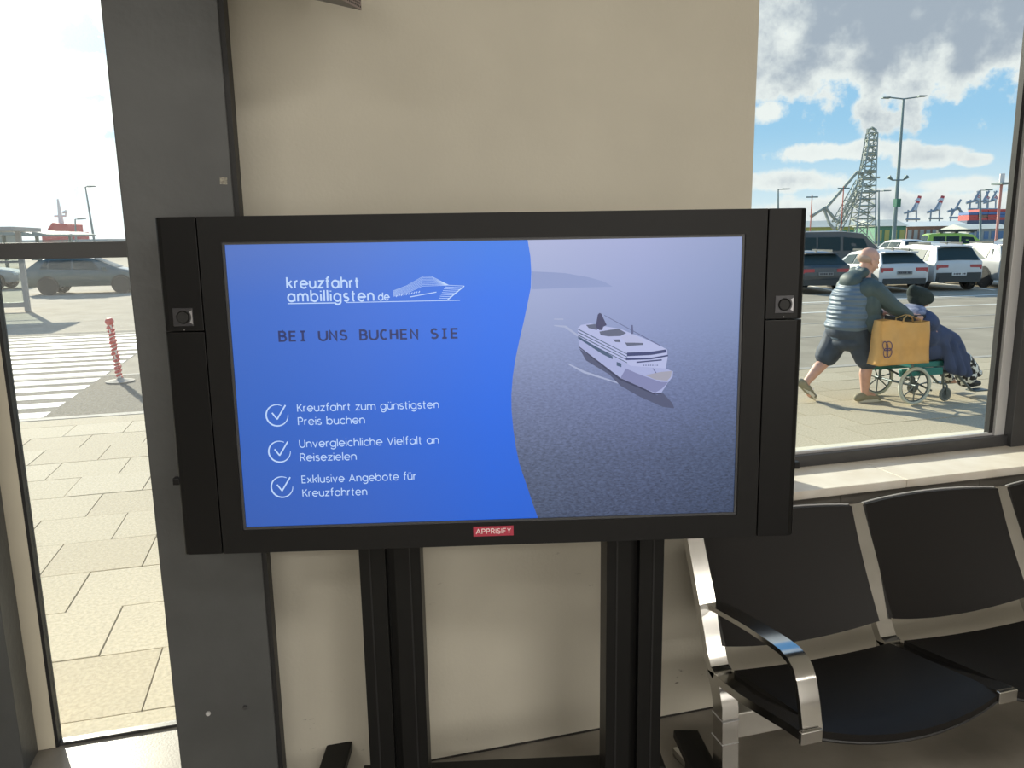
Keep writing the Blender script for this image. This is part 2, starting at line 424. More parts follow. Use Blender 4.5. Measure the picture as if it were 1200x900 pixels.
# loudspeaker on the wall, only its lower corner shows
def loudspeaker():
    P = AY(422, 12, 1.98)
    a = -Vector((math.sin(R(34)), math.cos(R(34)), 0)); b = -Vector((math.sin(R(60)), math.cos(R(60)), 0))
    a = a*.20; b = b*.30
    t = empty('wall_loudspeaker', P, label='perforated grey loudspeaker above the display, cut by the top edge', cat='loudspeaker')
    MB().prism([(0, 0, 0), a, a+(b-a)*.6, b], (0, 0, .22)).build('cabinet', mat('speaker_grey', (.22, .21, .20), .5), t)
    n = a.cross(Vector((0, 0, 1))).normalized()
    if n.dot(P-CAM) > 0: n = -n
    g = MB()
    g.prism([n*.001, a+n*.001, a+n*.004, n*.004], (0, 0, .22))
    g.build('grille', mat('speaker_grille', (.36, .30, .29), .5, metal=.4), t)
    h = MB(); ah = a.normalized()
    for i in range(25):
        for j in range(6):
            c = ah*(.006+.008*i + (.004 if j % 2 else 0)) + Vector((0, 0, .006+.007*j)) + n*.0043
            h.add([c+ah*(.0027*math.cos(q))+Vector((0, 0, .0027*math.sin(q))) for q in (0, PI/3, 2*PI/3, PI, 4*PI/3, 5*PI/3)], [(0, 1, 2, 3, 4, 5)])
    o = h.build('perforation', m_gasket, t, fix=False); o['kind'] = 'stuff'
    B((-.02, 0, .10), (.02, YW-P.y, .14)).build('wall_bracket', m_frame, t).location = (a+b)*.25
loudspeaker()

# ================================================================== INFORMATION DISPLAY
DC = Vector((.4244, 1.7838, 1.356)); DA = -.2196; DT = .0192
W2, H2 = .758, .4045
SW, SH = .605, .3404
m_case = mat('display_case_black', (.0085, .0085, .009), .38, spec=.22, var=.05, vscale=30)
m_side = mat('side_module_black', (.0055, .0055, .006), .33, spec=.22)
m_post = mat('post_black', (.007, .007, .007), .42, spec=.22)
disp = empty('information_display', (DC.x, DC.y, 0), DA, label='large black advertising display on a two post stand', cat='display')
def dt(x, y, z):     # display local (z from screen centre, y away from viewer) to thing local, with the slight backward tilt
    return Vector((x, y*math.cos(DT) + z*math.sin(DT), DC.z + z*math.cos(DT) - y*math.sin(DT)))
DM = Matrix.Translation((0, 0, DC.z)) @ Matrix.Rotation(-DT, 4, 'X')
def dbox(name, a, b, mt, par=disp, bevel=0, **k):
    return MB().box(a, b, DM).build(name, mt, par, bevel=bevel, **k)
# housing: a frame around the recessed screen, and the box behind it
fm = MB(); X1 = .662
SO = .006
for a, b in (((-X1, 0, SH+SO), (X1, .07, H2)), ((-X1, 0, -H2), (X1, .07, -SH-SO)), ((-X1, 0, -SH-SO), (-SW-SO, .07, SH+SO)), ((SW+SO, 0, -SH-SO), (X1, .07, SH+SO))):
    fm.box(a, b, DM)
fm.box((-X1, .015, -H2), (X1, .11, H2), DM)
fm.build('housing', m_case, disp, fix=True)
bz = MB()
for a, b in (((-SW-SO, .004, SH), (SW+SO, .014, SH+SO)), ((-SW-SO, .004, -SH-SO), (SW+SO, .014, -SH)), ((-SW-SO, .004, -SH), (-SW, .014, SH)), ((SW, .004, -SH), (SW+SO, .014, SH))):
    bz.box(a, b, DM)
bz.build('screen_rim', mat('rim_grey', (.05, .052, .058), .4), disp)
def side(sgn):
    # curved side module: plan outline rounding backwards
    zs = .262-.0   # seam height from top
    prof = [(0, 0), (.078, .0), (.088, .004), (.094, .012), (.096, .03), (.096, .09), (0, .09)]
    out = None
    zcut = H2-.262*1.0
    for (z0, z1, first) in ((zcut+.0012, H2, True), (-H2, zcut-.0012, False)):
        pts = [DM @ Vector((sgn*(X1+.003+px), py, z0)) for px, py in prof]
        if sgn < 0: pts = pts[::-1]
        d = DM.to_3x3() @ Vector((0, 0, z1-z0))
        nm = 'side_module'
        ob = MB().prism(pts, d).build(nm, m_side, disp, bevel=.0015)
        if first: out = ob
    MB().box((sgn*(X1+.003) - .002, .02, -H2+.01), (sgn*(X1+.003)+.002, .09, H2-.01), DM).build('seam_filler', m_gasket, disp)
    # lock plate with round insert
    cx, cz = sgn*(X1+.048), zcut+.036
    if sgn < 0: cx -= .0; cz -= .002
    pl = MB().box((cx-.023, -.002, cz-.021), (cx+.023, 0, cz+.021), DM).build('lock_plate', mat('plate_dark', (.045, .045, .052), .3, metal=.3), out, bevel=.001)
    pl['label'] = 'square plate with a round lock insert'
    ci = MB().lathe([(.0, -.003), (.012, -.003), (.0145, -.006), (.0155, -.002)], (0, 0, 0), n=20)
    ci.v = [tuple(DM @ (Vector(v)+Vector((cx, 0, cz)))) for v in ci.v]
    ci.build('lock_insert', m_gasket, out, smooth=True)
    hl = MB()
    for k in range(6):
        t0 = -.7+k*.23; t1 = t0+.23; rr = .019
        hl.add([DM @ Vector((cx+rr*math.cos(t), -.0024, cz+rr*math.sin(t))) for t in (t0, t1)] + [DM @ Vector((cx+.0215, -.0024, cz+max(-.02, min(.02, .0215*math.sin(t)*1.2)))) for t in (t1, t0)], [(0, 1, 2, 3)])
    hl.build('plate_edge', mat('plate_bright', (.4, .4, .42), .3, metal=.6), out)
    MB().box((cx-.001, -.001, cz-.031), (cx+.001, 0, cz-.029), DM).build('indicator_dot', mat('dot_grey', (.4, .4, .42), .4), out)
side(-1); side(1)
# latches on the outer flanks
for sgn, z in ((-1, AY(203, 566, 1.95).z-DC.z), (1, AY(937, 546, 1.62).z-DC.z)):
    dbox('side_latch', (sgn*W2 if sgn > 0 else -W2-.016, .012, z-.009), (W2+.014 if sgn > 0 else -W2, .03, z+.009), m_case, bevel=.002)

# ---- the picture on the screen
m_scr = bpy.data.materials.new('screen_blue'); m_scr.use_nodes = True
def screen_mat(mm, stops_a, stops_b, noise=0, axis_mix=None):
    nt = mm.node_tree; nt.nodes.clear(); L = nt.links
    tcn = nt.nodes.new('ShaderNodeTexCoord'); sp = nt.nodes.new('ShaderNodeSeparateXYZ'); L.new(tcn.outputs['Object'], sp.inputs[0])
    def ramp(sock, lo, hi, stops):
        mr = nt.nodes.new('ShaderNodeMapRange'); mr.inputs[1].default_value = lo; mr.inputs[2].default_value = hi; L.new(sock, mr.inputs[0])
        cr = nt.nodes.new('ShaderNodeValToRGB'); L.new(mr.outputs[0], cr.inputs[0])
        e = cr.color_ramp.elements
        while len(e) < len(stops): e.new(.5)
        for i, (p_, c_) in enumerate(stops): e[i].position = p_; e[i].color = (*c_, 1)
        return cr.outputs[0]
    a = ramp(sp.outputs[2], DC.z-SH, DC.z+SH, stops_a)
    b = ramp(sp.outputs[0], -SW, SW, stops_b)
    mx = nt.nodes.new('ShaderNodeMix'); mx.data_type = 'RGBA'; mx.blend_type = 'MULTIPLY'; mx.inputs[0].default_value = 1
    L.new(a, mx.inputs[6]); L.new(b, mx.inputs[7]); last = mx.outputs[2]
    if noise:
        mp = nt.nodes.new('ShaderNodeMapping'); mp.inputs['Scale'].default_value = (110, 1, 240); mp.inputs['Rotation'].default_value = (0, R(12), 0); L.new(tcn.outputs['Object'], mp.inputs[0])
        n = nt.nodes.new('ShaderNodeTexNoise'); n.inputs['Scale'].default_value = 1; n.inputs['Detail'].default_value = 4; n.inputs['Distortion'].default_value = .6; L.new(mp.outputs[0], n.inputs['Vector'])
        mr = nt.nodes.new('ShaderNodeMapRange'); mr.inputs[1].default_value = .3; mr.inputs[2].default_value = .7; mr.inputs[3].default_value = 1-noise; mr.inputs[4].default_value = 1+noise; L.new(n.outputs[0], mr.inputs[0])
        # waves fade towards the horizon of the pictured sea
        zz = nt.nodes.new('ShaderNodeMapRange'); zz.inputs[1].default_value = DC.z+.16; zz.inputs[2].default_value = DC.z-.28; L.new(sp.outputs[2], zz.inputs[0])
        ml = nt.nodes.new('ShaderNodeMix'); ml.data_type = 'FLOAT'; L.new(zz.outputs[0], ml.inputs[0]); ml.inputs[2].default_value = 1; L.new(mr.outputs[0], ml.inputs[3])
        vm = nt.nodes.new('ShaderNodeVectorMath'); vm.operation = 'SCALE'; L.new(last, vm.inputs[0]); L.new(ml.outputs[0], vm.inputs['Scale']); last = vm.outputs[0]
    e = nt.nodes.new('ShaderNodeEmission'); L.new(last, e.inputs[0])
    g = nt.nodes.new('ShaderNodeBsdfGlossy'); g.inputs['Roughness'].default_value = .3; g.inputs[0].default_value = (.035, .035, .035, 1)
    ad = nt.nodes.new('ShaderNodeAddShader'); L.new(e.outputs[0], ad.inputs[0]); L.new(g.outputs[0], ad.inputs[1])
    oo = nt.nodes.new('ShaderNodeOutputMaterial'); L.new(ad.outputs[0], oo.inputs[0])
screen_mat(m_scr, [(0, (.028, .115, .56)), (.4, (.03, .135, .66)), (.8, (.045, .16, .71)), (1, (.075, .19, .68))], [(0, (1.25, .95, .78)), (.25, (1.1, 1, .92)), (.5, (.55, 1.02, 1.12)), (1, (.5, 1, 1.15))])  # lighter top left: viewing-angle brightening put into the emission
m_sea = bpy.data.materials.new('screen_sea'); m_sea.use_nodes = True
screen_mat(m_sea, [(0, (.055, .075, .14)), (.22, (.085, .11, .20)), (.45, (.15, .185, .34)), (.68, (.25, .30, .52)), (.86, (.31, .36, .60)), (1, (.36, .40, .64))], [(.0, (1.1, 1.1, 1.05)), (.6, (1.1, 1.1, 1.05)), (.8, (.95, .97, 1)), (1, (.72, .8, .84))], noise=.42)

dinv = (Matrix.Translation((DC.x, DC.y, 0)) @ Matrix.Rotation(DA, 4, 'Z') @ DM).inverted()
def S(px, py):        # photo position -> (x, z) on the plane of the screen, metres from its centre
    o_ = dinv @ CAM; d = (dinv.to_3x3() @ ray(px, py)); t = (.009-o_.y)/d.y; q = o_ + d*t
    return (q.x, q.z)
def flat(name, polys, mt, par, lift=.0):
    b = MB()
    for pl in polys: b.add([DM @ Vector((x_, .009-lift, z_)) for x_, z_ in pl], [tuple(range(len(pl)))])
    o = b.build(name, mt, par, fix=False); return o
scr = flat('screen', [[(-SW, -SH), (SW, -SH), (SW, SH), (-SW, SH)]], m_scr, disp)
scr['label'] = 'lit screen showing a blue cruise advert'
cur = [(618.3, 279), (621.5, 300), (622.6, 318), (622, 337), (618, 357), (613.5, 378), (609, 397), (604.5, 418), (601, 440), (599.3, 462), (599.4, 480), (601.5, 503), (604.5, 524), (608.5, 543), (613.5, 558), (619, 574), (624.5, 591), (630.5, 612)]
pc = [S(*q) for q in cur]; pc[0] = (pc[0][0], SH); pc[-1] = (pc[-1][0], -SH)
sea = MB(); L_ = []; 
for (x_, z_) in pc: L_ += [DM @ Vector((x_, .0085, z_)), DM @ Vector((SW, .0085, z_))]
sea.add(L_, [(2*i, 2*i+1, 2*i+3, 2*i+2) for i in range(len(pc)-1)])
sea.build('sea_picture', m_sea, scr, fix=False)
def zc(pts, ox=640, oy=340, k=6.43): return [S(ox+a/k, oy+b/k) for a, b in pts]
E_ = lambda n, c: flat_emit('scr_'+n, c)
flat('hazy_hills', [[S(*q) for q in ((623, 318), (645, 319), (662, 320), (690, 325), (708, 330), (718, 336), (680, 337), (623, 339))]], E_('haze', (.25, .31, .55)), scr, .0008)
for q in ([(60, 214), (130, 214), (130, 224), (60, 222)], [(60, 262), (150, 268), (240, 335), (236, 350), (140, 282), (60, 270)], [(170, 552), (290, 610), (560, 700), (556, 708), (280, 624), (170, 562)]): flat('ship_wake', [zc(q)], E_('wake', (.36, .41, .60)), scr, .0008)
flat('ship_shade', [zc(q) for q in ([(480, 640), (640, 690), (830, 790), (880, 775), (950, 850), (965, 890), (880, 880), (700, 800), (560, 720)], [(250, 440), (420, 560), (560, 665), (500, 650), (300, 530)])], E_('shade', (.07, .085, .17)), scr, .0010)
ship = [
 ('hull', [[(238, 345), (250, 425), (400, 548), (560, 662), (700, 735), (820, 778), (868, 772), (915, 700), (953, 650), (955, 612), (900, 590), (640, 560), (500, 490), (240, 335)]], (.36, .40, .66)),
 ('hull_bow', [[(560, 660), (600, 590), (680, 625), (745, 650), (860, 690), (920, 692), (868, 745), (820, 772), (700, 728)]], (.20, .22, .42)),
 ('waterline', [[(250, 425), (560, 662), (820, 778), (868, 772), (868, 780), (815, 787), (550, 674), (250, 434)]], (.03, .04, .10)),
 ('superstructure', [[(238, 285), (262, 262), (330, 250), (420, 268), (560, 292), (640, 325), (720, 355), (870, 425), (908, 445), (915, 500), (900, 590), (640, 570), (500, 500), (240, 350)]], (.42, .46, .72)),
 ('deck_shade', [[(240, 290 + k*22), (610, 478 + k*22), (610, 484 + k*22), (240, 298 + k*22)] for k in range(4)] + [[(240, 345), (500, 498), (500, 520), (420, 480), (240, 362)], [(530, 540), (566, 552), (566, 580), (530, 568)]], (.055, .10, .19)),
 ('bridge_windows', [[(608, 470), (790, 463), (900, 446), (908, 468), (790, 488), (608, 497)], [(600, 511), (790, 508), (916, 486), (918, 497), (790, 521), (600, 527)], [(680, 538), (870, 520), (870, 530), (680, 548)]], (.035, .05, .16)),
 ('pool_deck', [[(300, 262), (370, 255), (400, 280), (380, 300), (320, 285)], [(400, 312), (480, 298), (545, 290), (602, 322), (560, 345), (470, 348), (410, 338)], [(590, 392), (730, 398), (730, 412), (610, 420)], [(500, 372), (550, 370), (560, 392), (520, 390)]], (.10, .12, .20)),
 ('funnel', [[(372, 275), (388, 185), (400, 172), (413, 175), (455, 262), (430, 275), (420, 300), (400, 300)]], (.045, .05, .13)),
 ('dome', [[(560, 350), (610, 335), (680, 345), (735, 395), (600, 395)]], (.42, .45, .68)),
 ('foredeck', [[(745, 640), (860, 616), (945, 608), (938, 652), (910, 682), (820, 672)]], (.33, .33, .42)),
 ('mast', [[(640, 262), (652, 262), (656, 330), (638, 330)], [(435, 190), (440, 188), (860, 415), (856, 420)], [(800, 590), (806, 588), (830, 622), (824, 624)]], (.10, .12, .25)),
 ('lettering', [[(728+i*17, 562), (738+i*17, 561), (739+i*17, 568), (729+i*17, 569)] for i in range(7)], (.10, .13, .28)),
]
for i, (n_, ps, c_) in enumerate(ship):
    flat('ship_'+n_, [zc(q) for q in ps], E_(n_, c_), scr, .0012+.00015*i)

# stroke lettering
def arc(cx, cy, r, a0, a1, ry=None, n=None):
    n = n or max(4, int(abs(a1-a0)/18)); ry = ry or r
    return [(cx+r*math.cos(R(a0+(a1-a0)*i/n)), cy+ry*math.sin(R(a0+(a1-a0)*i/n))) for i in range(n+1)]
O_ = arc(.5, .5, .5, 0, 360)
GL = {
 'a': (1.0, [O_, [(1, 1), (1, 0)]]), 'b': (1.0, [O_, [(0, 1.5), (0, 0)]]), 'c': (.85, [arc(.5, .5, .5, 45, 315)]),
 'd': (1.0, [O_, [(1, 1.5), (1, 0)]]), 'e': (1.0, [[(0, .5), (1, .5)] + arc(.5, .5, .5, 0, 318)]),
 'f': (.5, [[(.2, 0), (.2, 1.2)] + arc(.5, 1.2, .3, 180, 90), [(0, .95), (.5, .95)]]),
 'g': (1.0, [O_, [(1, 1), (1, 0)] + arc(.52, -.05, .48, 0, -150, .42)]),
 'h': (.85, [[(0, 1.5), (0, 0)], [(0, .5)] + arc(.425, .57, .425, 180, 0) + [(.85, 0)]]),
 'i': (.0, [[(0, 1), (0, 0)], [(0, 1.28), (0, 1.42)]]), 'k': (.75, [[(0, 1.5), (0, 0)], [(.7, 1), (.02, .42)], [(.25, .62), (.75, 0)]]),
 'l': (.0, [[(0, 1.5), (0, 0)]]), 'm': (1.5, [[(0, 1), (0, 0)], [(0, .5)] + arc(.375, .62, .375, 180, 0) + [(.75, 0)], [(.75, .5)] + arc(1.125, .62, .375, 180, 0) + [(1.5, 0)]]),
 'n': (.85, [[(0, 1), (0, 0)], [(0, .5)] + arc(.425, .57, .425, 180, 0) + [(.85, 0)]]), 'o': (1.0, [O_]),
 'p': (1.0, [O_, [(0, 1), (0, -.45)]]), 'r': (.42, [[(0, 1), (0, 0)], [(0, .5)] + arc(.42, .57, .42, 180, 90)]),
 's': (.68, [arc(.34, .74, .3, 35, 270, .26) + arc(.34, .25, .34, 90, -150, .25)]),
 't': (.5, [[(.2, 1.35), (.2, .25)] + arc(.42, .22, .22, 180, 270), [(0, .95), (.5, .95)]]),
 'u': (.85, [[(0, 1)] + arc(.425, .43, .425, 180, 360) + [(.85, 1)], [(.85, 1), (.85, 0)]]),
 'ü': (.85, [[(0, 1)] + arc(.425, .43, .425, 180, 360) + [(.85, 1)], [(.85, 1), (.85, 0)], [(.22, 1.27), (.22, 1.4)], [(.62, 1.27), (.62, 1.4)]]),
 'v': (.85, [[(0, 1), (.42, 0), (.85, 1)]]), 'x': (.8, [[(0, 1), (.8, 0)], [(.8, 1), (0, 0)]]),
 'z': (.75, [[(0, .95), (.75, .95), (.02, .04), (.78, .04)]]), '.': (0, [[(0, 0), (0, .12)]]),
 'K': (.85, [[(0, 1.38), (0, 0)], [(.82, 1.38), (.05, .62)], [(.28, .82), (.88, 0)]]),
 'P': (.85, [[(0, 0), (0, 1.38), (.45, 1.38)] + arc(.45, 1.0, .38, 90, -90) + [(0, .62)]]),
 'U': (1.0, [[(0, 1.38)] + arc(.5, .48, .5, 180, 360) + [(1, 1.38)]]), 'V': (1.1, [[(0, 1.38), (.55, 0), (1.1, 1.38)]]),
 'R': (.85, [[(0, 0), (0, 1.38), (.45, 1.38)] + arc(.45, 1.02, .36, 90, -90) + [(0, .66)], [(.42, .66), (.88, 0)]]),
 'E': (.75, [[(.75, 1.36), (0, 1.36), (0, .02), (.75, .02)], [(0, .7), (.68, .7)]]), 'A': (1.15, [[(0, 0), (.57, 1.38), (1.15, 0)], [(.2, .45), (.95, .45)]]),
 'B': (.8, [[(0, 0), (0, 1.38), (.4, 1.38)] + arc(.4, 1.05, .33, 90, -90) + [(0, .72), (.42, .72)] + arc(.42, .36, .38, 90, -90, .36) + [(0, 0)]]),
 'I': (.6, [[(.3, 0), (.3, 1.38)], [(0, 1.36), (.6, 1.36)], [(0, .02), (.6, .02)]]), 'N': (.8, [[(0, 0), (0, 1.38), (.8, 0), (.8, 1.38)]]),
 'S': (.75, [arc(.38, 1.04, .34, 30, 270, .33) + arc(.38, .36, .38, 90, -150, .36)]), 'C': (.8, [arc(.45, .69, .42, 50, 310, .69)]),
 'H': (.8, [[(0, 0), (0, 1.38)], [(.8, 0), (.8, 1.38)], [(0, .7), (.8, .7)]]), 'F': (.7, [[(.7, 1.36), (0, 1.36), (0, 0)], [(0, .7), (.6, .7)]]),
 'Y': (.9, [[(0, 1.38), (.45, .65), (.9, 1.38)], [(.45, .65), (.45, 0)]]), 'J': (.0, [[(0, 1.38), (0, 0)]]),
}
def ribbons(b, pl, wd, fn):
    """polyline -> flat ribbon with mitred corners; fn maps 2-D to 3-D"""
    n = len(pl); closed = n > 3 and math.dist(pl[0], pl[-1]) < 1e-6
    vs = []
    for i in range(n):
        p = Vector(pl[i]); a = Vector(pl[i-1]) if i else (Vector(pl[-2]) if closed else None); c = Vector(pl[i+1]) if i < n-1 else (Vector(pl[1]) if closed else None)
        d1 = (p-a).normalized() if a is not None else None; d2 = (c-p).normalized() if c is not None else None
        d1 = d1 or d2; d2 = d2 or d1
        n1 = Vector((-d1.y, d1.x)); n2 = Vector((-d2.y, d2.x)); mm_ = (n1+n2)
        if mm_.length < .3: mm_ = n1
        mm_.normalize(); k = 1/max(.45, mm_.dot(n1))
        vs += [fn(p+mm_*wd/2*k), fn(p-mm_*wd/2*k)]
    b.add(vs, [(2*i, 2*i+1, 2*i+3, 2*i+2) for i in range(n-1)])
def text_line(name, s, p0, p1, xh, wt, mt, par, mono=False, gap=.34, space=.75, lift=.0016, fn0=None):
    """text between two baseline points of the screen plane; xh = x-height in metres"""
    adv = []; x_ = 0
    for ch in s:
        if ch == ' ': x_ += (1.28 if mono else space)
        else:
            w_ = GL[ch][0]
            if mono: adv.append((x_+(.9-w_)/2, ch)); x_ += 1.28
            else: adv.append((x_, ch)); x_ += w_+gap
    tot = x_ - (.38 if mono else gap)
    a = Vector(p0); bvec = Vector(p1)-a; ux = bvec/tot; uy = Vector((-bvec.y, bvec.x)).normalized()*xh
    b = MB()
    fn = lambda p: DM @ Vector(((a+ux*p.x+uy*p.y).x, .009-lift, (a+ux*p.x+uy*p.y).y))
    for x0, ch in adv:
        for pl in GL[ch][1]: ribbons(b, [(x0+q[0], q[1]) for q in pl], wt, fn)
    return b.build(name, mt, par, fix=False)
PXM = 1.21/608
m_txt = E_('text_pale', (.50, .66, .95)); m_dark = E_('text_dark', (.022, .035, .14))
T = lambda n_, s, a, b, xh, wt, mt=m_txt, **k: text_line(n_, s, S(*a), S(*b), xh*PXM, wt, mt, scr, **k)
T('logo_text', 'kreuzfahrt', (336.8, 337.6), (420.5, 336.9), 8.4, .25, gap=.42)
T('logo_text', 'ambilligsten', (338, 353.2), (438, 352.3), 8.6, .26, gap=.50)
T('logo_text', '.de', (442, 351.9), (456, 351.4), 6.0, .24)
lg = MB(); sfn = lambda p: DM @ Vector((p.x, .009-.0016, p.y))
for a, b, wd in (((337.5, 355.8), (394, 354.9), 1.1), ((405.5, 354.5), (539, 351.8), .8)):
    ribbons(lg, [S(*a), S(*b)], wd*PXM, sfn)
lq = lambda pts: [S(330+a/5.4545, 310+b/5.4545) for a, b in pts]
for k in range(8):     # the swept lines of the ship emblem
    t = k/7
    ribbons(lg, lq([(715, 168+t*35), (800, 135+t*48), (905-t*5, 76+t*62), (960+t*25, 77+t*58), (1070, 132)]), (.42)*PXM, sfn)
for k in range(9):
    t = k/8
    ribbons(lg, lq([(1168-t*105, 137+t*88), (1120-t*90, 135+t*92), (1050-t*50, 131+t*95)]), (.6)*PXM, sfn)
ribbons(lg, lq([(1060, 226), (1168, 137)]), 1.2*PXM, sfn)
ribbons(lg, lq([(820, 207), (990, 176)]), 1.0*PXM, sfn)
for k in range(10):
    ribbons(lg, lq([(732+k*16, 207-k*3), (740+k*16, 196-k*3)]), .9*PXM, sfn)
lg.build('logo_ship_emblem', m_txt, scr, fix=False)
_tot = 18*1.28-.38; _i = 0
for wd_ in ('BEI', 'UNS', 'BUCHEN', 'SIE'):
    f0 = (_i*1.28)/_tot; f1 = ((_i+len(wd_))*1.28-.38)/_tot; _i += len(wd_)+1
    T('headline_word', wd_, (327.5+209.5*f0, 399.6-3.8*f0), (327.5+209.5*f1, 399.6-3.8*f1), 8.0, .28, m_dark, mono=True)
for tx, a, b in (('Kreuzfahrt zum günstigsten', (349, 482.3), (514, 477.9)), ('Preis buchen', (350, 497.9), (427.3, 495.8)),
                 ('Unvergleichliche Vielfalt an', (351.5, 524.1), (514, 519.4)), ('Reisezielen', (352.5, 540), (417.6, 538.5)),
                 ('Exklusive Angebote für', (354.3, 565.8), (487.5, 561.6)), ('Kreuzfahrten', (355.3, 581.6), (430, 579.6))):
    T('bullet_text', tx, a, b, 6.5, .175)
for cx, cy in ((324.9, 486.6), (327.8, 529.1), (330.7, 570.5)):
    ck = MB(); c0 = Vector(S(cx, cy)); pm = PXM
    for k in range(26):      # ring, open at the upper right, swelling towards its ends
        t0, t1 = 62+k*11.5, 62+(k+1)*11.5
        ribbons(ck, [tuple(c0 + Vector((math.cos(R(t)), math.sin(R(t))))*13*pm) for t in (t0, t1)], (.7+1.2*math.sin(PI*(k+.5)/26))*pm, sfn)
    ribbons(ck, [tuple(c0+Vector(q)*pm) for q in ((-5.8, 3.2), (-.2, -4.8))], 1.7*pm, sfn)
    ribbons(ck, [tuple(c0+Vector(q)*pm) for q in ((-.4, -5.0), (10.6, 12.2))], 1.7*pm, sfn)
    ck.build('check_mark', m_txt, scr, fix=False)
# maker's badge below the screen
def SB(px, py):
    o_ = dinv @ CAM; d = (dinv.to_3x3() @ ray(px, py)); t = (0-o_.y)/d.y; q = o_ + d*t; return (q.x, q.z)
q = [SB(554.6, 617.2), (0, 0), SB(601.8, 627.0)]
bd = MB().box((q[0][0], -.002, q[2][1]), (q[2][0], 0, q[0][1]), DM).build('badge', mat('badge_red', (.42, .035, .07), .45), disp)
w_ = q[2][0]-q[0][0]; h_ = q[0][1]-q[2][1]
text_line('badge_text', 'APPRISIFY'.replace('I', 'J'), (q[0][0]+w_*.07, q[2][1]+h_*.26), (q[2][0]-w_*.07, q[2][1]+h_*.26), h_*.36, .2, mat('badge_white', (.85, .75, .76), .5), bd, gap=.42, lift=.009+.0024)

# ---- stand
def lbox(name, a, b, mt, bevel=0, par=disp): return B(a, b).build(name, mt, par, bevel=bevel)
for sx, (a, b) in ((-1, (-.357, -.195)), (1, (.307, .463))):
    mid = (a+b)/2
    pt = MB(); pt.box((a, .13, .05), (mid-.012, .235, 1.55)); pt.box((mid+.012, .13, .05), (b, .235, 1.55)); pt.box((mid-.013, .165, .05), (mid+.013, .235, 1.55))
    pt.build('post', m_post, disp)
    gr = MB()
    for xx in (a+.028, b-.028): gr.box((xx-.002, .128, .05), (xx+.002, .1301, .93))
    gr.build('slot_line', m_gasket, disp)
lbox('mounting_plate', (-.42, .11, 1.1), (.52, .135, 1.6), m_post)
lbox('crossbar', (-.40, .20, .06), (.50, .27, .152), m_post, .003)
def foot(px0, px1, py0, az, sgn):
    a = G(px0[0], px0[1], .125); b = G(px1[0], px1[1], .125)
    dl = Vector((math.sin(az), math.cos(az), 0)); wv = (b-a)
    inv = Matrix.Rotation(-DA, 3, 'Z')
    loc = lambda p: inv @ (p-Vector((DC.x, DC.y, 0)))
    L = .78
    pts = [a, b, b-dl*L, a-dl*L]
    ft = MB().prism([loc(p)-Vector((0, 0, .03)) for p in pts], (0, 0, .03)).build('foot', m_post, disp, bevel=.004)
    for q_ in ((a+b)/2-dl*.06, (a+b)/2-dl*(L-.06)):
        c = loc(q_)
        cw = MB().lathe([(0, -.014), (.036, -.014), (.040, -.008), (.040, .008), (.036, .014), (0, .014)], (0, 0, 0), 'X', 18)
        o = cw.build('castor', m_gasket, disp, smooth=True); o.location = (c.x-.0, c.y, .040)
        MB().box((-.02, -.03, .035), (.02, .03, .062)).build('castor_fork', m_post, disp).location = (c.x, c.y, .033)
foot((384, 869), (413, 868), 0, R(14), -1)
foot((789, 855), (818, 855), 0, R(10), 1)

# ================================================================== BEAM SEATING
m_chrome = mat('polished_aluminium', (.60, .59, .57), .15, metal=1.0, var=.04, vscale=12)
m_leath = mat('black_leather', (.010, .009, .009), .44, spec=.25, bump=.12, bscale=420)
m_edge = mat('seat_edge', (.016, .017, .019), .35, spec=.5)
bench = empty('beam_seating', (1.12, 1.86, 0), label='row of black leather airport seats with chrome frames under the window sill', cat='seating')
OX, OY = 1.12, 1.86
def bl(p): return (p[0]-OX, p[1]-OY, p[2])
XS = [1.12, 1.71, 2.30, 2.89]
BT = (2.06, .825); BJ = (1.87, .435); FR = (1.45, .512)       # back top, junction, seat front (y, z)
def xbar(X, arm, wide=.057):
    # upright bar, curved foot of the upright, seat rail
    pts = [(BT[0], BT[1]), (2.02, .74), (1.965, .63), (1.925, .54), (1.895, .475), (1.875, .445), (1.850, .437)]
    b = MB().strip([bl((X, y, z)) for y, z in pts], (wide, 0, 0), .028)
    b.build('upright', m_chrome, bench, smooth=True)
    pts = [(1.885, .425), (1.85, .432), (1.80, .436), (1.70, .452), (1.58, .482), (1.50, .502), (FR[0], FR[1])]
    MB().strip([bl((X, y, z)) for y, z in pts], (wide, 0, 0), .024).build('seat_rail', m_chrome, bench, smooth=True)
    MB().box(bl((X-wide/2-.001, FR[0]-.012, FR[1]-.022)), bl((X+wide/2+.001, FR[0], FR[1]+.012))).build('rail_cap', m_chrome, bench, bevel=.002)
    if arm:
        pts = [(1.955, .605), (1.90, .622), (1.80, .640), (1.70, .655), (1.60, .666), (1.56, .668), (1.53, .663), (1.508, .650), (1.492, .625), (1.475, .575), (1.457, .505)]
        MB().strip([bl((X+.012, y, z)) for y, z in pts], (.055, 0, 0), .014).build('armrest', m_chrome, bench, smooth=True)
for i, X in enumerate(XS): xbar(X, i in (0, 3))
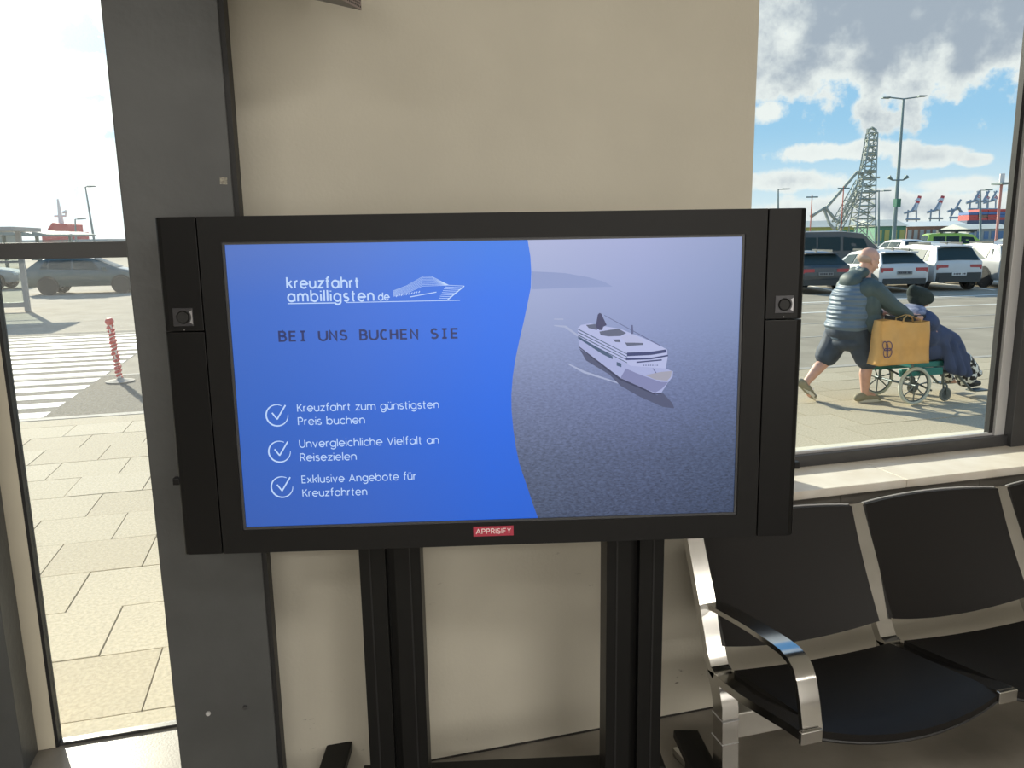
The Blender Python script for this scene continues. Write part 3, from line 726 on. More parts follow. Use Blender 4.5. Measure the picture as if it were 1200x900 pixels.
def cushion(X0, X1, back):
    n, k = 16, 10; x0, x1 = X0+.026, X1-.026; top = []; bot = []
    for j in range(k+1):
        t = j/k
        for i in range(n+1):
            s = i/n; bow = 4*s*(1-s); x_ = x0+(x1-x0)*s
            if back:
                y = 1.895+(2.055-1.895)*t; z = .505+(.828-.505)*t
                y += .018*bow + .008*math.sin(PI*t); z += (.010*bow*t) - .034*bow*(1-t) + .0
                top.append((x_, y-.016, z)); bot.append((x_, y+.016, z-.005))
            else:
                y = 1.83+(1.445-1.83)*t; z = .450+(.520-.450)*t
                y -= .030*bow*t; z += -.020*bow*t - .010*bow - .010*max(0, t-.82)**2*30 + .006
                top.append((x_, y, z)); bot.append((x_, y+.004*t, z-.030))
    N = (n+1)*(k+1); fs = []
    for j in range(k):
        for i in range(n):
            a = j*(n+1)+i; fs.append((a, a+1, a+n+2, a+n+1)); fs.append((N+a+n+1, N+a+n+2, N+a+1, N+a))
    for i in range(n):
        fs.append((i+1, i, N+i, N+i+1)); a = k*(n+1)+i; fs.append((a, a+1, N+a+1, N+a))
    for j in range(k):
        a = j*(n+1); fs.append((a, a+n+1, N+a+n+1, N+a)); a = j*(n+1)+n; fs.append((a+n+1, a, N+a, N+a+n+1))
    b = MB().add([bl(p) for p in top+bot], fs)
    o = b.build('backrest' if back else 'seat', m_leath, bench, smooth=True)
    if back:      # thin bright piping along the top edge
        MB().tube([Vector(top[k*(n+1)+i])-Vector((OX, OY-.016, -.001)) for i in range(n+1)], .0022, 6).build('piping', mat('piping_grey', (.5, .5, .5), .4), o)
    else:
        MB().tube([Vector(bot[k*(n+1)+i])-Vector((OX, OY, -.006)) for i in range(n+1)], .004, 6).build('edge_seam', m_edge, o)
for i in range(3): cushion(XS[i], XS[i+1], True); cushion(XS[i], XS[i+1], False)
B(bl((1.147, 1.85, .215)), bl((3.0, 1.91, .298))).build('beam', mat('beam_satin', (.62, .60, .56), .35, metal=.6), bench, bevel=.004)
for X in (1.125, 2.885):
    lg_ = MB().strip([bl((X, y, z)) for y, z in ((1.875, .43), (1.855, .40), (1.835, .35), (1.83, .28), (1.82, .10), (1.81, .05))], (.052, 0, 0), .055)
    lg_.build('leg', m_chrome, bench, smooth=True)
    for z_ in (.242, .315): MB().box(bl((X-.0275, 1.800, z_-.0015)), bl((X+.0275, 1.862, z_+.0015))).build('clamp_edge', m_alu, bench)
    MB().strip([bl((X, y, z)) for y, z in ((2.10, .015), (1.95, .035), (1.79, .055), (1.62, .035), (1.46, .015))], (.06, 0, 0), .03).build('floor_foot', m_chrome, bench, bevel=.004, smooth=True)

#OUTSIDE
# ================================================================== OUTSIDE: ground
m_slab = [mat('slab_%s' % n, c, .8, var=.12, vscale=60, bump=.25, bscale=220, spec=.08) for n, c in (('sand', (.47, .405, .295)), ('warm', (.44, .375, .27)), ('pale', (.485, .42, .31)))]
m_bed = mat('joint_grit', (.22, .195, .16), .95, var=.2, vscale=90)
m_asph = mat('pale_asphalt', (.33, .29, .228), .9, var=.12, vscale=1.3, bump=.3, bscale=160, spec=.1)  # light beige-grey asphalt in its own tone
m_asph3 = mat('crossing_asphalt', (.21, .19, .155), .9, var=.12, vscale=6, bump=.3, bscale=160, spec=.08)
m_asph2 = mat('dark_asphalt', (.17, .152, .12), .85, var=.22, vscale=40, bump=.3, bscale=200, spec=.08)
m_line = mat('road_paint', (.80, .77, .70), .7, var=.06, vscale=12)
m_conc = mat('kerb_concrete', (.36, .33, .28), .85, var=.1, vscale=20)
KY = 8.47
struct('asphalt_ground', B((-400, KY+.12, -.3), (900, 900, -.008)), m_asph)
pv = empty('pavement', (0, 2.8, 0), kind='structure', label='slab pavement along the glazing')
B((-9, -.05, -.2), (16, KY-2.8, -.022)).build('bedding', m_bed, pv)
B((-9, KY-2.8, -.2), (16, KY-2.8+.12, .004)).build('kerb', m_conc, pv)
LX, LY = .50, .478
smesh = []
for k in range(9):
    b = MB().box((.0035, .0035, -.05), (LX-.0035, LY-.0035, 0)); o = b.build('slab', m_slab[k % 3], pv, bevel=0); smesh.append(o.data)
    bpy.data.objects.remove(o)
rr = random.Random(2); rest = MB()
for k in range(0, 12):
    y0 = 2.885 + LY*(k-0); off = (-.669 + (.25 if k % 2 else 0))
    if y0+LY > KY+.01: continue
    for j in range(-12, 28):
        x0 = off + j*LX; xm = x0+LX/2; ym = y0+LY/2; a = xm/ym
        if not (-.70 < a < .06 or (.62 < a < 1.32 and ym > 3.8)):
            rest.box((x0+.0035, y0-2.8+.0035, -.05), (x0+LX-.0035, y0-2.8+LY-.0035, 0)); continue
        o = bpy.data.objects.new('slab', smesh[rr.randrange(9)]); COL.objects.link(o); o.parent = pv
        o.location = (x0, y0-2.8, rr.uniform(-.003, .001))
o = rest.build('slab_field', m_slab[0], pv); o['kind'] = 'stuff'; print('slabs', len([q for q in pv.children if q.name.startswith('slab') and 'field' not in q.name]))
y_last = 2.885+LY*11
B((-9, y_last-2.8+.004, -.05), (16, KY-2.8-.004, -.001)).build('border_strip', m_slab[1], pv)
B((-9, -.02, -.05), (16, .08, -.001)).build('border_strip', m_slab[0], pv)

zb = empty('zebra_crossing', (-2.6, 8.6, 0), kind='structure', label='painted zebra crossing left')
for k in range(15):
    B((-5.5-k*.28, .05+.535*k, -.0060), (0, .32+.535*k, -.0035)).build('stripe', m_line, zb)
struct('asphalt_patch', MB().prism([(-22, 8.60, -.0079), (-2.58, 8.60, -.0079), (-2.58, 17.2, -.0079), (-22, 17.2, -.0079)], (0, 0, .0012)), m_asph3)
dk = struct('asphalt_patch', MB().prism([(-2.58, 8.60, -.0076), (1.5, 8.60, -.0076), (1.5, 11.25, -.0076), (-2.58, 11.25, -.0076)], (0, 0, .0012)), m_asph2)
for k, (y0, y1, x0, x1, mt) in enumerate(((11.20, 11.28, -12, 60, m_conc), (14.75, 14.85, 2, 60, m_line), (16.6, 16.75, -9, 60, m_conc), (10.72, 10.76, -12, -2.6, m_conc), (12.9, 12.98, 3, 40, m_conc))):
    struct('ground_line', B((x0, y0, -.0078), (x1, y1, -.003)), mt)
for k in range(9):       # bay markings
    x = 10.2+2.35*k
    struct('bay_line', MB().prism([(x, 18.4, -.0078), (x+.1, 18.4, -.0078), (x+1.7, 22.9, -.0078), (x+1.6, 22.9, -.0078)], (0, 0, .004)), m_line)
struct('bay_line', B((8, 17.0, -.0078), (40, 17.12, -.003)), m_line)

# bollard: leaning pole wrapped in red and white barrier tape
bp = G(141, 447); tp = AY(127.5, 373, bp.y-.06)
bol = empty('barrier_post', bp, label='leaning post wrapped in red and white tape beside the zebra crossing', cat='post')
dvec = tp-bp; Lb = dvec.length; m_red = mat('tape_red', (.62, .05, .04), .5); m_wht = mat('tape_white', (.80, .74, .70), .5)
MB().lathe([(0, 0), (.17, 0), (.17, .012), (.05, .03), (.03, .05), (0, .05)], (0, 0, 0), 'Z', 20).build('base_plate', m_conc, bol, smooth=True)
MB().tube([dvec*.03, dvec], .024, 10).build('pole', m_wht, bol, smooth=True)
MB().tube([dvec*t for t in (.90, .93, .97, 1.0)], [.03, .050, .050, .03], 10).build('knob', m_red, bol, smooth=True)
tw = MB()
for k in range(13):
    t0 = .06+k*.068
    pts = [dvec*(t0+.062*i/8) + Vector((math.cos(i*PI/4+k), math.sin(i*PI/4+k), 0))*.027 for i in range(9)]
    tw.tube(pts, .016+.004*(k % 3), 6)
o = tw.build('tape_winding', m_red, bol, smooth=True); o['kind'] = 'stuff'

# ------------------------------------------------------------------ shelter on the left
m_pole = mat('galvanised', (.30, .30, .30), .5, metal=.4)
sh = empty('glass_shelter', (-7.03, 23.3, 0), label='glass shelter with flat roof beyond the crossing at the left edge', cat='shelter')
for x in (0, -2.45, -4.9): B((x-.06, -.06, 0), (x+.06, .06, 2.08)).build('post', m_pole, sh)
B((-5.6, -1.5, 2.08), (.35, .7, 2.18)).build('roof', m_pole, sh)
B((-5.6, -1.5, 1.98), (-5.5, -1.4, 2.08)).build('gutter', m_pole, sh)
for x in (-2.45, -4.9):
    B((x+.07, -.01, .25), (x+2.38, .01, 2.0)).build('side_pane', glass_mat('shelter_glass', (.8, .84, .82)) if 'shelter_glass' not in MATS else MATS['shelter_glass'], sh)
    B((x+.07, -.03, .12), (x+2.38, .03, .25)).build('rail', m_pole, sh)
    B((x+.07, -.025, 1.28), (x+2.38, .025, 1.34)).build('rail', m_pole, sh)

# ------------------------------------------------------------------ cars
m_tyre = mat('tyre', (.02, .02, .02), .8); m_rim = mat('alloy_rim', (.55, .55, .56), .35, metal=.5)
m_cglass = mat('car_glass', (.030, .055, .060), .25, spec=.07); m_tail = mat('tail_light', (.42, .02, .03), .3, coat=.5)
m_clad = mat('dark_cladding', (.045, .05, .048), .6); m_plate = mat('number_plate', (.75, .74, .70), .5); m_pltxt = mat('plate_ink', (.03, .03, .04), .6)
m_head = mat('head_light', (.75, .78, .8), .2, coat=.5)
def paint(n, c): return mat('paint_'+n, c, .28, coat=.7, var=.02, vscale=2)
SHAPES = {   # x, half width, belt z, roof z, roof half width (rear bumper at 0, nose at L)
 'suv': (4.45, [(0, .78, .72, .80, .70), (.06, .88, .98, 1.03, .80), (.42, .915, 1.02, 1.55, .64), (.75, .92, 1.03, 1.62, .66), (1.9, .92, 1.00, 1.66, .68), (2.55, .92, .99, 1.61, .66), (3.35, .91, .99, 1.06, .74), (4.1, .88, .86, .90, .70), (4.42, .76, .66, .72, .60)]),
 'wagon': (4.75, [(0, .78, .66, .74, .70), (.06, .88, .93, .98, .80), (.55, .91, .96, 1.38, .60), (.95, .92, .96, 1.45, .63), (2.0, .92, .94, 1.47, .65), (2.75, .92, .93, 1.40, .63), (3.55, .91, .92, .98, .74), (4.4, .88, .78, .84, .70), (4.72, .74, .62, .68, .60)]),
 'hatch': (4.35, [(0, .76, .62, .72, .66), (.06, .86, .92, .97, .78), (.50, .89, .98, 1.36, .58), (.85, .90, .99, 1.45, .62), (1.7, .90, .95, 1.50, .64), (2.4, .90, .92, 1.42, .62), (3.35, .89, .90, .98, .72), (4.05, .86, .76, .82, .68), (4.32, .74, .60, .66, .58)]),
 'van': (4.9, [(0, .86, .80, .90, .80), (.05, .93, 1.05, 1.12, .86), (.16, .95, 1.08, 1.88, .80), (.4, .96, 1.08, 1.95, .82), (2.6, .96, 1.06, 1.96, .82), (3.6, .96, 1.05, 1.86, .78), (4.35, .94, 1.03, 1.14, .82), (4.75, .90, .90, .96, .76), (4.88, .80, .70, .76, .66)])}
def car(kind, pos, az, pt, label, sc=.82, detail=True, clad=False, spokes=10, roofrack=False):
    L, st = SHAPES[kind]
    t = empty('van' if kind == 'van' else 'car', pos, -az+PI/2, label=label, cat='van' if kind == 'van' else 'car', group=None)
    t.scale = (sc, sc, sc)
    rings = []
    for i, (x, w_, bz_, rz, wr) in enumerate(st):
        z0 = .30 if 0 < i < len(st)-1 else .38
        half = [(w_*.90, z0), (w_*.985, z0+.12), (w_, (z0+bz_)/2+.05), (w_*.975, bz_), (wr+.05, bz_+(rz-bz_)*.72 if rz-bz_ > .2 else rz-.015), (wr, rz-.035 if rz-bz_ > .2 else rz), (wr*.6, rz+.005), (0, rz+.015)]
        rings.append([(x, y, z) for y, z in half] + [(x, -y, z) for y, z in half[-2::-1]])
    n = len(rings[0]); vs = [p for r_ in rings for p in r_]; fs = []
    for i in range(len(rings)-1):
        for k in range(n-1): fs.append((i*n+k, i*n+k+1, (i+1)*n+k+1, (i+1)*n+k))
        fs.append((i*n+n-1, i*n, (i+1)*n, (i+1)*n+n-1))
    fs.append(tuple(range(n))); fs.append(tuple(range((len(rings)-1)*n, len(rings)*n))[::-1])
    body = MB().add([(x-L/2, y, z) for x, y, z in vs], fs).build('body', pt, t, smooth=True)
    P = lambda i, k: Vector((rings[i][k][0]-L/2, rings[i][k][1], rings[i][k][2]))
    lerp = lambda a, b, s: a+(b-a)*s
    # glass
    def quad(name, a, b, c, d, mt=m_cglass, e=.018):
        nrm = (b-a).cross(d-a).normalized(); cen = (a+b+c+d)/4
        if nrm.dot(cen-Vector((0, 0, .8))) < 0: nrm = -nrm
        q = [cen+(p_-cen)*1.0 for p_ in (a, b, c, d)]
        return MB().prism([p_-nrm*.03 for p_ in q], nrm*(.03+e)).build(name, mt, t)
    def sheet(name, i0, i1, s0, s1, e=.014):
        cols = [(5, 6, .10), (5, 6, 1), (6, 7, 1), (7, 8, 1), (8, 9, .90)]; vs_, fs_ = [], []
        for (k0, k1, f) in cols:
            a_, b_ = lerp(P(i0, k0), P(i0, k1), f), lerp(P(i1, k0), P(i1, k1), f)
            for s_ in (s0, s1): vs_.append(lerp(a_, b_, s_))
        nn = (vs_[1]-vs_[0]).cross(vs_[8]-vs_[0]).normalized()
        if nn.z < 0: nn = -nn
        vs_ = [v_+nn*e for v_ in vs_]
        return MB().add(vs_, [(2*q, 2*q+1, 2*q+3, 2*q+2) for q in range(4)]).build(name, m_cglass, t, fix=False)
    sheet('rear_window', 1, 2, .06, .90); sheet('windscreen', 6, 5, .06, .92)
    for kk, (kb, kt) in (('l', (3, 4)), ('r', (11, 10))):
        spans = [(2, .25, 3, .95), (3, 1.0, 4, .55), (4, .62, 5, .98)] if kind != 'van' else [(3, .05, 3, .48), (3, .52, 4, .0), (4, .08, 5, .9)]
        for (i0, s0, i1, s1) in spans:
            def at(i, s, k, up):
                j = min(i+1, len(st)-1)
                return lerp(P(i, k), P(j, k), s) if True else None
            if i0 == 2: a0, b0 = lerp(P(2, kb), P(3, kb), .2), lerp(P(2, kt), P(3, kt), .7); a1, b1 = lerp(P(3, kb), P(4, kb), .0), lerp(P(3, kt), P(4, kt), .0)
            elif i0 == 3 and i1 == 3: a0, b0, a1, b1 = (lerp(P(3, k), P(4, k), s) for k, s in ((kb, s0), (kt, s0), (kb, s1), (kt, s1)))
            elif i0 == 3: a0, b0, a1, b1 = (lerp(P(3, k), P(4, k), s) for k, s in ((kb, .06 if kind != 'van' else .52), (kt, .06 if kind != 'van' else .52), (kb, .97), (kt, .97)))
            else: a0, b0 = lerp(P(4, kb), P(5, kb), .08), lerp(P(4, kt), P(5, kt), .08); a1, b1 = lerp(P(5, kb), P(6, kb), .35), lerp(P(5, kt), P(6, kt), .02)
            u0 = lerp(a0, b0, .06); u1 = lerp(a1, b1, .06); v0 = lerp(a0, b0, .97); v1 = lerp(a1, b1, .97)
            quad('side_window', u0, u1, v1, v0)
    # wheels
    WR = .335 if kind != 'suv' else .36
    for xw in (.82, L-.90):
        for sg in (1, -1):
            wh = MB().lathe([(WR*.62, -.10), (WR*.96, -.10), (WR, -.07), (WR, .07), (WR*.96, .10), (WR*.66, .10), (WR*.62, .07)], (0, 0, 0), 'Y', 20 if detail else 14).build('wheel', m_tyre, t, smooth=True)
            wh.location = (xw-L/2, sg*(.83 if kind != 'van' else .88), WR)
            rm = MB().lathe([(WR*.62, sg*.06), (WR*.58, sg*.085), (WR*.56, sg*.05)], (0, 0, 0), 'Y', 20 if detail else 14)
            rm.lathe([(0, sg*.075), (.05, sg*.075), (.06, sg*.05)], (0, 0, 0), 'Y', 10)
            if detail:
                for q in range(spokes):
                    a = 2*PI*q/spokes; c, s = math.cos(a), math.sin(a)
                    rm.add([(c*.04-s*.02, sg*.07, s*.04+c*.02), (c*.04+s*.02, sg*.07, s*.04-c*.02), (c*WR*.59+s*.013, sg*.08, s*WR*.59-c*.013), (c*WR*.59-s*.013, sg*.08, s*WR*.59+c*.013)], [(0, 1, 2, 3)])
            rm.build('rim', m_rim, wh, fix=False)
            ar = MB().lathe([(0, 0), (WR*1.14, 0)], (0, 0, 0), 'Y', 24)
            ao = ar.build('wheel_arch', m_clad if clad else m_tyre, t, fix=False); ao.location = (xw-L/2, sg*((.918 if kind != 'van' else .965)), WR+.02)
            ao.location.y = sg*(rings[3][2][1]+.004)
            if not clad: ao.scale = (1, 1, 1)
            wh.location.y = sg*(rings[3][2][1]-.085)
    # rear details
    w1_ = st[1][1]; bz1 = st[1][2]
    def rb(name, y0, y1, z0, z1, mt, d=.03, dx=0.0, par=t): return B((-L/2-d+dx, y0, z0), (-L/2+.12+dx, y1, z1)).build(name, mt, par, bevel=.004)
    rb('bumper', -w1_*.86, w1_*.86, .30, .50, m_clad if (clad or True) else pt)
    if clad: rb('cladding', -w1_*.92, w1_*.92, .34, .64, m_clad, .015)
    zt = bz1-.06
    for sg in (1, -1):
        a_, b_ = sorted((sg*w1_*.93, sg*w1_*.45)); rb('tail_light', a_, b_, zt-.16, zt, m_tail, -.004)
    pz = zt-.17 if kind in ('wagon', 'hatch') else (.60 if kind == 'suv' else .62)
    pl = rb('number_plate', -.26, .26, pz-.06, pz+.055, m_plate if kind != 'wagon' else mat('grey_plate', (.22, .22, .21), .5), .035)
    tx = MB()
    for i, (a_, b_) in enumerate(((-.22, -.17), (-.15, -.10), (-.04, .01), (.03, .08), (.11, .15), (.17, .21))):
        tx.box((-L/2-.037, a_, pz-.03), (-L/2-.034, b_, pz+.03))
    if detail: tx.build('plate_characters', m_pltxt, pl)['kind'] = 'stuff'
    for sg in (1, -1):
        B((L/2-.34, min(sg*.50, sg*.80), .62), (L/2-.05, max(sg*.50, sg*.80), .74)).build('head_light', m_head, t, bevel=.01)
        B((L/2-1.55, min(sg*.90, sg*1.04), .95), (L/2-1.40, max(sg*.90, sg*1.04), 1.06)).build('wing_mirror', pt, t, bevel=.02)
        if detail and kind != 'van':
            B((-L/2+.9, sg*.60-.012, st[3][3]-.02), (L/2-2.1, sg*.60+.012, st[4][3]+.035)).build('roof_rail', m_clad, t)
    if detail and kind != 'van':
        B((-L/2+.28, -.60, st[2][3]-.01), (-L/2+.62, .60, st[2][3]+.035)).build('spoiler', pt, t, bevel=.012)
        if kind in ('suv', 'wagon'):
            B((-L/2+.85, -.012, st[3][3]), (-L/2+1.0, .012, st[3][3]+.09)).build('aerial_fin', m_clad, t)
    if roofrack:
        for x in (-1.2, 0, 1.2): B((x-.03, -.75, 1.96), (x+.03, .75, 2.06)).build('rack_bar', m_clad, t)
        B((-1.5, -.6, 2.05), (1.5, -.1, 2.2)).build('roof_load', m_clad, t)
    return t
HZ = R(13)
def rear(px, py, kind, az, sc=.82):
    g = G(px, py); L = SHAPES[kind][0]*sc; return (g.x+math.sin(az)*(L/2-.25), g.y+math.cos(az)*(L/2-.25), 0)
car('suv', rear(1116, 340, 'suv', HZ), HZ, paint('white', (.60, .60, .585)), 'white SUV with dark lower cladding, rear towards the window', clad=True)
car('wagon', rear(1053, 342.5, 'wagon', HZ), HZ, paint('white', (.60, .60, .585)), 'white estate car with wide red tail lights directly behind the walking man')
car('wagon', rear(962, 344, 'wagon', HZ), HZ, paint('black', (.035, .045, .05)), 'black estate car at the left edge of the right window, beside the display')
car('suv', rear(1190, 337, 'suv', HZ), HZ, paint('silver', (.42, .42, .42)), 'silver grey car half hidden by the right window post')
g = G(992, 304); 
car('van', (21.3, 28.2, 0), R(102), paint('black', (.035, .045, .05)), 'black van parked crosswise behind the front row of cars', sc=.92)
far_cars = [((44.0, 44.9), 'van', R(115), paint('lime', (.33, .55, .06)), 'lime green van with a roof load in the rear rows', .82, True),
 ((28.0, 30.2), 'wagon', HZ, paint('grey teal', (.22, .30, .31)), 'grey green car two rows behind the white SUV, only its roof showing', .87, False),
 ((23.3, 24.8), 'wagon', HZ, paint('pale', (.60, .66, .66)), 'pale silver car behind the white SUV', .87, False),
 ((26.0, 23.8), 'hatch', HZ, paint('slate', (.12, .17, .20)), 'slate blue hatchback behind the white SUV on its right', .9, False),
 ((26.2, 34.6), 'hatch', HZ, paint('dark', (.05, .06, .065)), 'dark hatchback two rows back, left of the lamp post', .9, False),
 ((33.0, 37.6), 'wagon', HZ, paint('white', (.60, .60, .585)), 'distant white car two rows back near the lamp post', .9, False),
 ((37.5, 34.4), 'hatch', HZ, paint('slate', (.12, .17, .20)), 'distant dark car next to the lime van', .9, False)]
for (xy, kd, az, pt_, lb, s_, rk) in far_cars: car(kd, (xy[0], xy[1], 0), az, pt_, lb, sc=s_, detail=False, roofrack=rk)
# cars seen through the left glazing
car('hatch', (-7.35, 31.6, 0), R(90), paint('green black', (.05, .085, .08)), 'dark green hatchback parked side-on beyond the zebra crossing', sc=.90, spokes=7)
car('wagon', (-4.2, 35.4, 0), R(110), paint('white', (.60, .60, .585)), 'white car behind the dark green hatchback', sc=.9, detail=False)
car('wagon', (-13.2, 36.8, 0), R(90), paint('silver', (.42, .42, .42)), 'silver car at the far left beyond the shelter', sc=.9, detail=False)

# ------------------------------------------------------------------ lamps, cranes, sheds, ships
def FAR(px, py, d):       # world point d metres out along the line of sight
    return CAM + ray(px, py)*d
m_lpole = mat('lamp_post_grey', (.20, .25, .24), .5, metal=.3)
def street_lamp(px, base_d, top_y, label, double=False, extra=False, tilt=0, group=None):
    p = FAR(px, 284, base_d); top = FAR(px+tilt, top_y, base_d); h = top.z
    t = empty('street_lamp', (p.x, p.y, 0), label=label, cat='street lamp', group=group)
    lx = top.x-p.x; ly = top.y-p.y
    r0 = .11 if base_d < 60 else .0013*base_d
    MB().tube([(0, 0, 0), (lx*.5, ly*.5, h*.5), (lx, ly, h)], [r0*1.2, r0, r0*.6], 8).build('pole', m_lpole, t, smooth=True)
    s = base_d/910
    for sg in ((-1, 1) if double else (1,)):
        a = Vector((lx, ly, h)); b = a + Vector((rt.x, rt.y, 0))*sg*(17*s if double else 6*s) + Vector((0, 0, (2*s if double else 0)))
        MB().tube([a, b], r0*.4, 6).build('arm', m_lpole, t)
        u = Vector((rt.x, rt.y, 0))*sg
        c0 = b; MB().prism([c0-u*2*s+Vector((0, 0, -.6*s)), c0+u*7*s+Vector((0, 0, -.2*s)), c0+u*7*s+Vector((0, 0, .8*s)), c0-u*2*s+Vector((0, 0, 1.0*s))], Vector((u.y, -u.x, 0))*.35).build('lamp_head', m_lpole, t)
    if extra:
        for yy, nm in ((211, 'floodlight'),):
            q = FAR(px+tilt*.5, yy, base_d); c0 = Vector((lx*.45, ly*.45, q.z))
            for sg in (-1, 1):
                u = Vector((rt.x, rt.y, 0))*sg
                MB().tube([c0, c0+u*6*s, c0+u*11*s+Vector((0, 0, 4*s))], [.05, .05, .14], 6).build(nm, m_lpole, t)
        q = FAR(px, 238, base_d)
        MB().box((-.1, -.15, q.z-.25), (.22, .15, q.z+.25)).build('control_box', mat('box_green', (.02, .16, .10), .5), t)
    return t
street_lamp(1047, 50, 116, 'tall double-armed street lamp with floodlights and a green box', True, True, tilt=12)
for px, d, ty, lb in ((1030, 95, 224, 'single thin street lamp between the crane and the tall lamp post'), (912, 110, 222, 'thin street lamp just above the display corner'), (1149, 120, 223, 'thin street lamp in front of the container ship')):
    street_lamp(px, d, ty, lb)
street_lamp(112, 70, 219, 'tall thin lamp mast seen through the left glazing', tilt=-12)
street_lamp(88, 110, 257, 'short distant lamp mast left of the tall thin mast')

# lattice crane
m_crane = mat('crane_steel_pale', (.36, .39, .34), .6, var=.15, vscale=1)
cr = empty('harbour_crane', FAR(1005, 279, 120) , label='old lattice harbour crane with folded jib left of the tall lamp', cat='crane'); cr.location.z = 0
cb = cr.location.copy()
Q = lambda px, py, d=120: FAR(px, py, d)-cb
tw_ = MB(); nlev = 15
lv = []
for i in range(nlev+1):
    s = i/nlev; y = 272+(156-272)*s; xc = 1010+(1022-1010)*s**1.1; hw = 11.5+(4.6-11.5)*s**.8
    c = Q(xc, y); hwm = hw*120/910
    lv.append([c+Vector((rt.x, rt.y, 0))*sx*hwm+Vector((-rt.y, rt.x, 0))*sy*hwm for sx, sy in ((-1, -1), (1, -1), (1, 1), (-1, 1))])
lv[0] = [Vector((p_.x, p_.y, 0)) for p_ in lv[0]]
for i in range(nlev):
    for k in range(4):
        r_ = .10
        tw_.tube([lv[i][k], lv[i+1][k]], .13, 4)
        tw_.tube([lv[i+1][k], lv[i+1][(k+1) % 4]], r_, 4)
        tw_.tube([lv[i][k], lv[i+1][(k+1) % 4]] if (i+k) % 2 else [lv[i][(k+1) % 4], lv[i+1][k]], r_*.8, 4)
o = tw_.build('lattice_tower', m_crane, cr); o['kind'] = 'stuff'
MB().tube([Q(1017, 157), Q(1017, 152), Q(1022, 150), Q(1026, 152), Q(1026, 157)], .25, 5).build('head_sheave', m_crane, cr)
def truss(name, a, b, w0, w1, par, mt, nseg=8, r_=.07):
    bmm = MB(); d = b-a; side = d.cross(Vector((0, 0, 1)) if abs(d.normalized().z) < .95 else Vector((1, 0, 0))).normalized(); upn = side.cross(d).normalized()
    prev = None
    for i in range(nseg+1):
        s = i/nseg; w_ = w0+(w1-w0)*s; c = a+d*s
        q = [c+side*w_+upn*w_, c-side*w_+upn*w_, c-side*w_-upn*w_, c+side*w_-upn*w_]
        if prev:
            for k in range(4):
                bmm.tube([prev[k], q[k]], r_, 4); bmm.tube([prev[k], q[(k+1) % 4]], r_*.7, 4)
        prev = q
    return bmm.build(name, mt, par)
MB().tube([Q(966, 246), Q(1005, 201)], .24, 6).build('jib', m_crane, cr)
MB().tube([Q(1005, 201), Q(1012, 206)], .24, 6).build('jib', m_crane, cr)
truss('jib_lattice', Q(980, 262), Q(1007, 212), .5, .35, cr, m_crane, 8, .09)
truss('jib_lattice', Q(982, 270), Q(1006, 225), .35, .3, cr, m_crane, 6, .08)
MB().tube([Q(950, 254), Q(967, 243), Q(981, 260)], .28, 6).build('counter_arm', m_crane, cr)
MB().tube([Q(966, 246), Q(972, 262), Q(979, 270), Q(978, 280)], .22, 6).build('leg', m_crane, cr)
MB().tube([Q(1008, 204), Q(1017, 165)], .10, 5).build('stay', m_crane, cr)
MB().tube([Q(1010, 215), Q(1019, 168)], .10, 5).build('stay', m_crane, cr)
for yy, w_ in ((208, 9), (224, 9), (200, 5), (182, 5)): MB().tube([Q(1012, yy), Q(1022+w_, yy)], .14, 4).build('gangway', m_crane, cr)
m_rpole = mat('signal_red', (.50, .13, .09), .6)
for (px, ty, lb) in ((949, 229, 'thin red mast with a cross arm left of the lattice crane'), (985, 219, 'thin reddish mast behind the crane jib')):
    g0 = FAR(px, 279, 118); t = empty('signal_mast', (g0.x, g0.y, 0), label=lb, cat='mast'); tp_ = FAR(px+1, ty, 118)
    MB().tube([(0, 0, 0), (0, 0, tp_.z)], .08, 6).build('pole', m_rpole, t)
    MB().tube([Vector((0, 0, tp_.z-.3))-Vector((rt.x, rt.y, 0))*.9, Vector((0, 0, tp_.z-.3))+Vector((rt.x, rt.y, 0))*.9], .10, 5).build('cross_arm', m_lpole, t)
# red and white ship mast at the right frame edge
g0 = FAR(1167, 284, 100); t = empty('signal_mast', (g0.x, g0.y, 0), label='tall red and white mast at the right edge of the window', cat='mast')
z1 = FAR(1171, 212, 100).z
MB().tube([(0, 0, 0), (0, 0, z1*.95)], .16, 8).build('pole', mat('mast_salmon', (.60, .26, .22), .6), t); MB().tube([(0, 0, z1*.95), (0, 0, z1*1.1)], .3, 8).build('tank', m_wht, t)
MB().box((-.8, -.8, z1*.93), (.8, .8, z1*.96)).build('platform', m_lpole, t)

